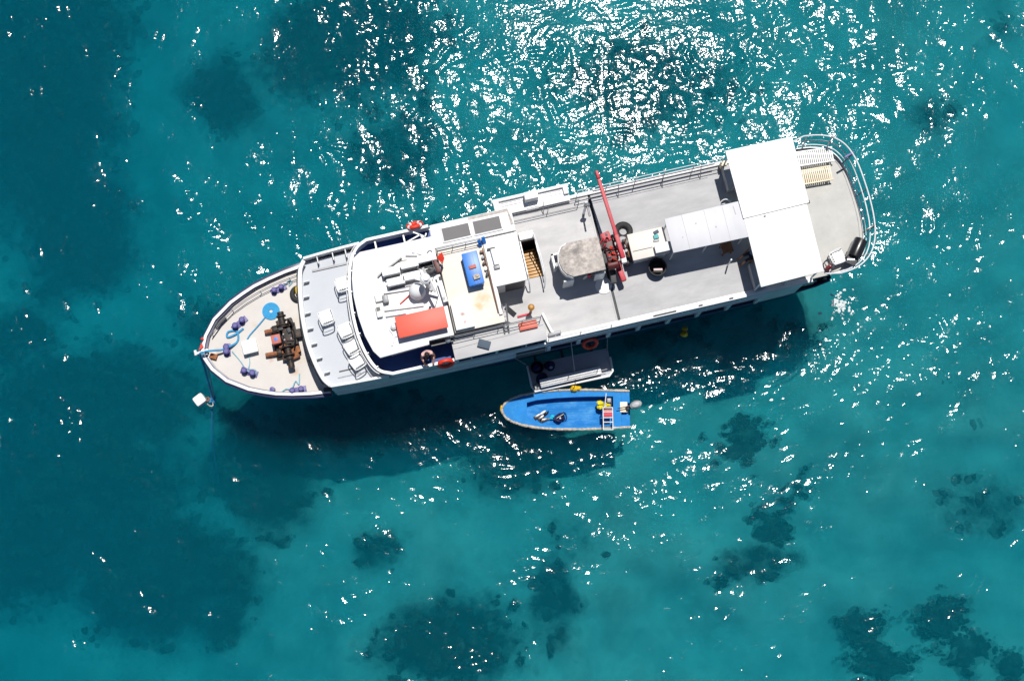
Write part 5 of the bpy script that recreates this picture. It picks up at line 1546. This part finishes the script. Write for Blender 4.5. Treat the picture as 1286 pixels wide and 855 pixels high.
# side decks round an open well
well = [(-1.62, 0.0), (-1.6, 0.30), (-1.2, 0.40), (-0.5, 0.47), (0.3, 0.51), (1.2, 0.52), (1.86, 0.51), (1.86, -0.60), (1.0, -0.63), (0, -0.63), (-0.8, -0.58), (-1.3, -0.48), (-1.55, -0.32), (-1.62, 0.0)]
up = [(x, skh(x)) for x in sx_]
dz = lambda x: 0.50 + 0.12 * max(0, (-x) / 2.6) ** 2
dk = MB()
def deck_strip(outer, inner):
    vs = [(x, y, dz(x)) for x, y in outer] + [(x, y, dz(x)) for x, y in inner]
    n = len(outer)
    dk.add(vs, [(i, i + 1, n + i + 1, n + i) for i in range(n - 1)])
xs_ = [-1.6, -1.2, -0.8, -0.4, 0, 0.5, 1, 1.5, 1.86]
iu = lambda x: float(np.interp(x, [-1.6, -1.2, -0.5, 0.3, 1.2, 1.86], [0.30, 0.40, 0.47, 0.51, 0.52, 0.51]))
il = lambda x: float(np.interp(x, [-1.6, -1.3, -0.8, 0, 1.0, 1.86], [-0.30, -0.48, -0.58, -0.63, -0.63, -0.60]))
deck_strip([(x, skh(x)) for x in xs_], [(x, iu(x)) for x in xs_])
deck_strip([(x, -skh(x)) for x in xs_], [(x, il(x)) for x in xs_])
fx = [-2.58, -2.5, -2.4, -2.2, -2.0, -1.8, -1.6]
deck_strip([(x, skh(x)) for x in fx], [(x, -skh(x)) for x in fx])
ax = [1.86, 2.0, 2.2]
deck_strip([(x, skh(x)) for x in ax], [(x, -skh(x)) for x in ax])
dk.build('side_deck', 'skiff_side', sk)
for s in (1, -1):
    MB().bb(2.2, 2.55, s * 0.24, s * 0.70, 0.3, 0.5).build('stern_box', 'skiff_side', sk, bevel=0.02)
MB().bb(2.2, 2.5, -0.24, 0.24, 0.0, 0.30).build('motor_well', 'skiff_side', sk)
fl_ = MB()
fl_.prism([(x, iu(x) + 0.02) for x in xs_] + [(x, il(x) - 0.02) for x in xs_[::-1]], 0.04, 0.08)
fl_.build('floor', 'skiff_blue', sk)
wl_ = MB()
wl_.wall([(x, iu(x) + 0.01) for x in xs_], 0.06, 0.52, 0.02)
wl_.wall([(x, il(x) - 0.01) for x in xs_], 0.06, 0.52, 0.02)
wl_.wall([(-1.61, -0.32), (-1.61, 0.32)], 0.06, 0.535, 0.02)
wl_.wall([(1.87, -0.62), (1.87, 0.53)], 0.06, 0.50, 0.02)
wl_.build('inner_side', 'skiff_blue', sk)
rr_ = []
rx_ = random.Random(3)
path_ = [(x, s * (skh(x) + 0.015), dz(x) + 0.02) for s, seq in ((-1, sx_[::-1]), (1, sx_)) for x in seq]
path_ = catmull(path_, 6)
rr_ = [0.05 + rx_.uniform(-0.016, 0.016) for _ in path_]
MB().tube(path_, rr_, 7).build('rope_rail', 'rubrail', sk)
MB().blob((-2.62, 0.05, 0.6), (0.06, 0.16, 0.08), 2, 0.1).build('bow_pad', 'yellow', sk)
# floor planks (thin raised boards)
for k in range(5):
    y = -0.44 + 0.2 * k
    MB().bb(-1.35, 1.5, y - 0.094, y + 0.094, 0.08, 0.09).build('floor_board', 'skiff_blue', sk)
# helm, rack and motor
MB().bb(1.58, 1.84, -0.02, 0.47, 0.08, 0.42).build('helm_box', 'navy_cloth', sk, bevel=0.02)
MB().box((1.72, 0.36, 0.46), (0.16, 0.18, 0.06)).build('helm_seat', 'grey_metal', sk, bevel=0.02)
rk = MB()
for x in (1.44, 1.82):
    rk.tube([(x, 0.02, 0.95), (x, -0.86, 0.95)], 0.02, 8)
    rk.tube([(x, -0.05, 0.12), (x, 0.0, 0.95)], 0.018, 8)
    rk.tube([(x, -0.62, 0.5), (x, -0.62, 0.95)], 0.018, 8)
rk.tube([(1.5, 0.02, 0.95), (1.58, 0.6, 0.9)], 0.018, 8)
ro = rk.build('steering_rack', 'white_metal', sk)
rm = MB().cyl((1.43, 0, 0.95), (1.83, 0, 0.95), 0.022, 8).mesh('rack_bar', 'white_metal')
for y in (0.02, -0.15, -0.38, -0.56, -0.86):
    link('rack_bar', rm, ro, (0, y, 0))
MB().box((1.63, -0.26, 0.93), (0.34, 0.16, 0.05)).build('cushion', 'foam_seat', ro, bevel=0.015)
MB().box((1.63, -0.09, 0.93), (0.34, 0.08, 0.04)).build('cushion', 'winch_red', ro, bevel=0.01)
MB().box((2.3, 0.08, 0.42), (0.3, 0.42, 0.24)).build('motor_mount', 'cream', sk, bevel=0.015)
ob = MB().lathe([(0.0, 0.34), (0.1, 0.33), (0.165, 0.24), (0.18, 0.08), (0.16, -0.08), (0.1, -0.12), (0, -0.12)], n=22, mx=Matrix.Diagonal((1.45, 0.95, 1, 1))).build('outboard_motor', 'motor', sk)
ob.location = (2.78, 0.14, 0.72)
ob.rotation_euler = (0, R(-8), R(18))
MB().box((-0.02, 0, -0.5), (0.16, 0.1, 0.9)).build('motor_leg', 'grey_metal', ob, bevel=0.02)
MB().box((-0.28, 0, 0.0), (0.26, 0.16, 0.1)).build('tilt_bracket', 'dark', ob, bevel=0.02)
MB().cyl((-0.2, 0.02, 0.08), (-0.75, 0.1, 0.12), 0.02, 8).build('tiller', 'dark', ob)

def loose(mb, name, m, label, cat, x, y, z, rz=0):
    o = mb.build(name, m)
    o.location = SK + Vector((x, y, z))
    o.rotation_euler = (0, 0, rz)
    return tag(o, label, cat)
yb = MB().blob((0, 0, 0.12), (0.2, 0.14, 0.12), 12, 0.35).blob((0.22, -0.03, 0.1), (0.14, 0.07, 0.07), 5, 0.3)
loose(yb, 'yellow_jacket', 'yellow_bag', 'crumpled yellow jacket on the skiff helm', 'jacket', 1.42, 0.2, 0.40)
def swim_fin(x, y, rz, label, foot):
    t = tag(empty('swim_fin', SK + Vector((x, y, 0.10)), rz), label, 'fin')
    MB().prism([(0.05, -0.05), (0.3, -0.085), (0.36, -0.07), (0.36, 0.07), (0.3, 0.085), (0.05, 0.05)], 0.02, 0.045).build('blade', 'black', t, bevel=0.008)
    MB().blob((-0.06, 0, 0.05), (0.14, 0.055, 0.05), 2, 0.08).build('foot_pocket', foot, t)
    return t
swim_fin(-1.0, -0.12, R(215), 'black and white swim fin lying alone on the skiff floor', 'plastic')
swim_fin(-0.86, -0.16, R(222), 'black swim fin under the white one on the skiff floor', 'black')
swim_fin(-0.72, -0.34, R(195), 'grey swim fin beside the cyan snorkel gear in the skiff', 'grey_metal')
loose(MB().blob((0, 0, 0.08), (0.13, 0.11, 0.08), 7, 0.3), 'snorkel_vest', 'cyan', 'cyan snorkel vest on the skiff floor', 'vest', -0.56, -0.28, 0.1)
dg_ = tag(empty('dive_gear', SK + Vector((-0.28, -0.32, 0.1)), 0.3), 'heap of black dive gear with a hose on the skiff floor', 'dive gear')
MB().blob((0, 0, 0.12), (0.23, 0.18, 0.14), 8, 0.3).build('vest_body', 'navy_cloth', dg_)
MB().cyl((-0.12, 0.02, 0.22), (0.2, 0.1, 0.2), 0.07, 12).build('tank', 'black', dg_)
MB().tube(catmull([(0.1, -0.1, 0.2), (0.26, -0.12, 0.1), (0.3, 0.1, 0.06), (0.22, 0.2, 0.1)]), 0.016, 6).build('hose', 'navy_cloth', dg_)
MB().blob((0.02, -0.02, 0.28), (0.04, 0.04, 0.03), 1, 0.1).build('gauge', 'plastic', dg_)

# foam from the discharge under the stern quarter
rf_ = random.Random(8)
fm = MB()
for k in range(110):
    a, d = rf_.uniform(0, 2 * PI), abs(rf_.gauss(0, 0.30))
    r_ = rf_.uniform(0.015, 0.06)
    fm.blob((13.5 + d * math.cos(a), 10.25 + d * math.sin(a), 0.06), (r_ * 1.3, r_, 0.02), k, 0.3, 8, 5, rf_.uniform(0, 3))
mat('sea_foam', (0.6, 0.66, 0.66), 0.6, var=0.15, scale=8)
fo = fm.build('sea_foam', MATS['sea_foam'])
tag(fo, 'patch of white foam bubbling on the water below the stern', 'foam', kind='stuff')
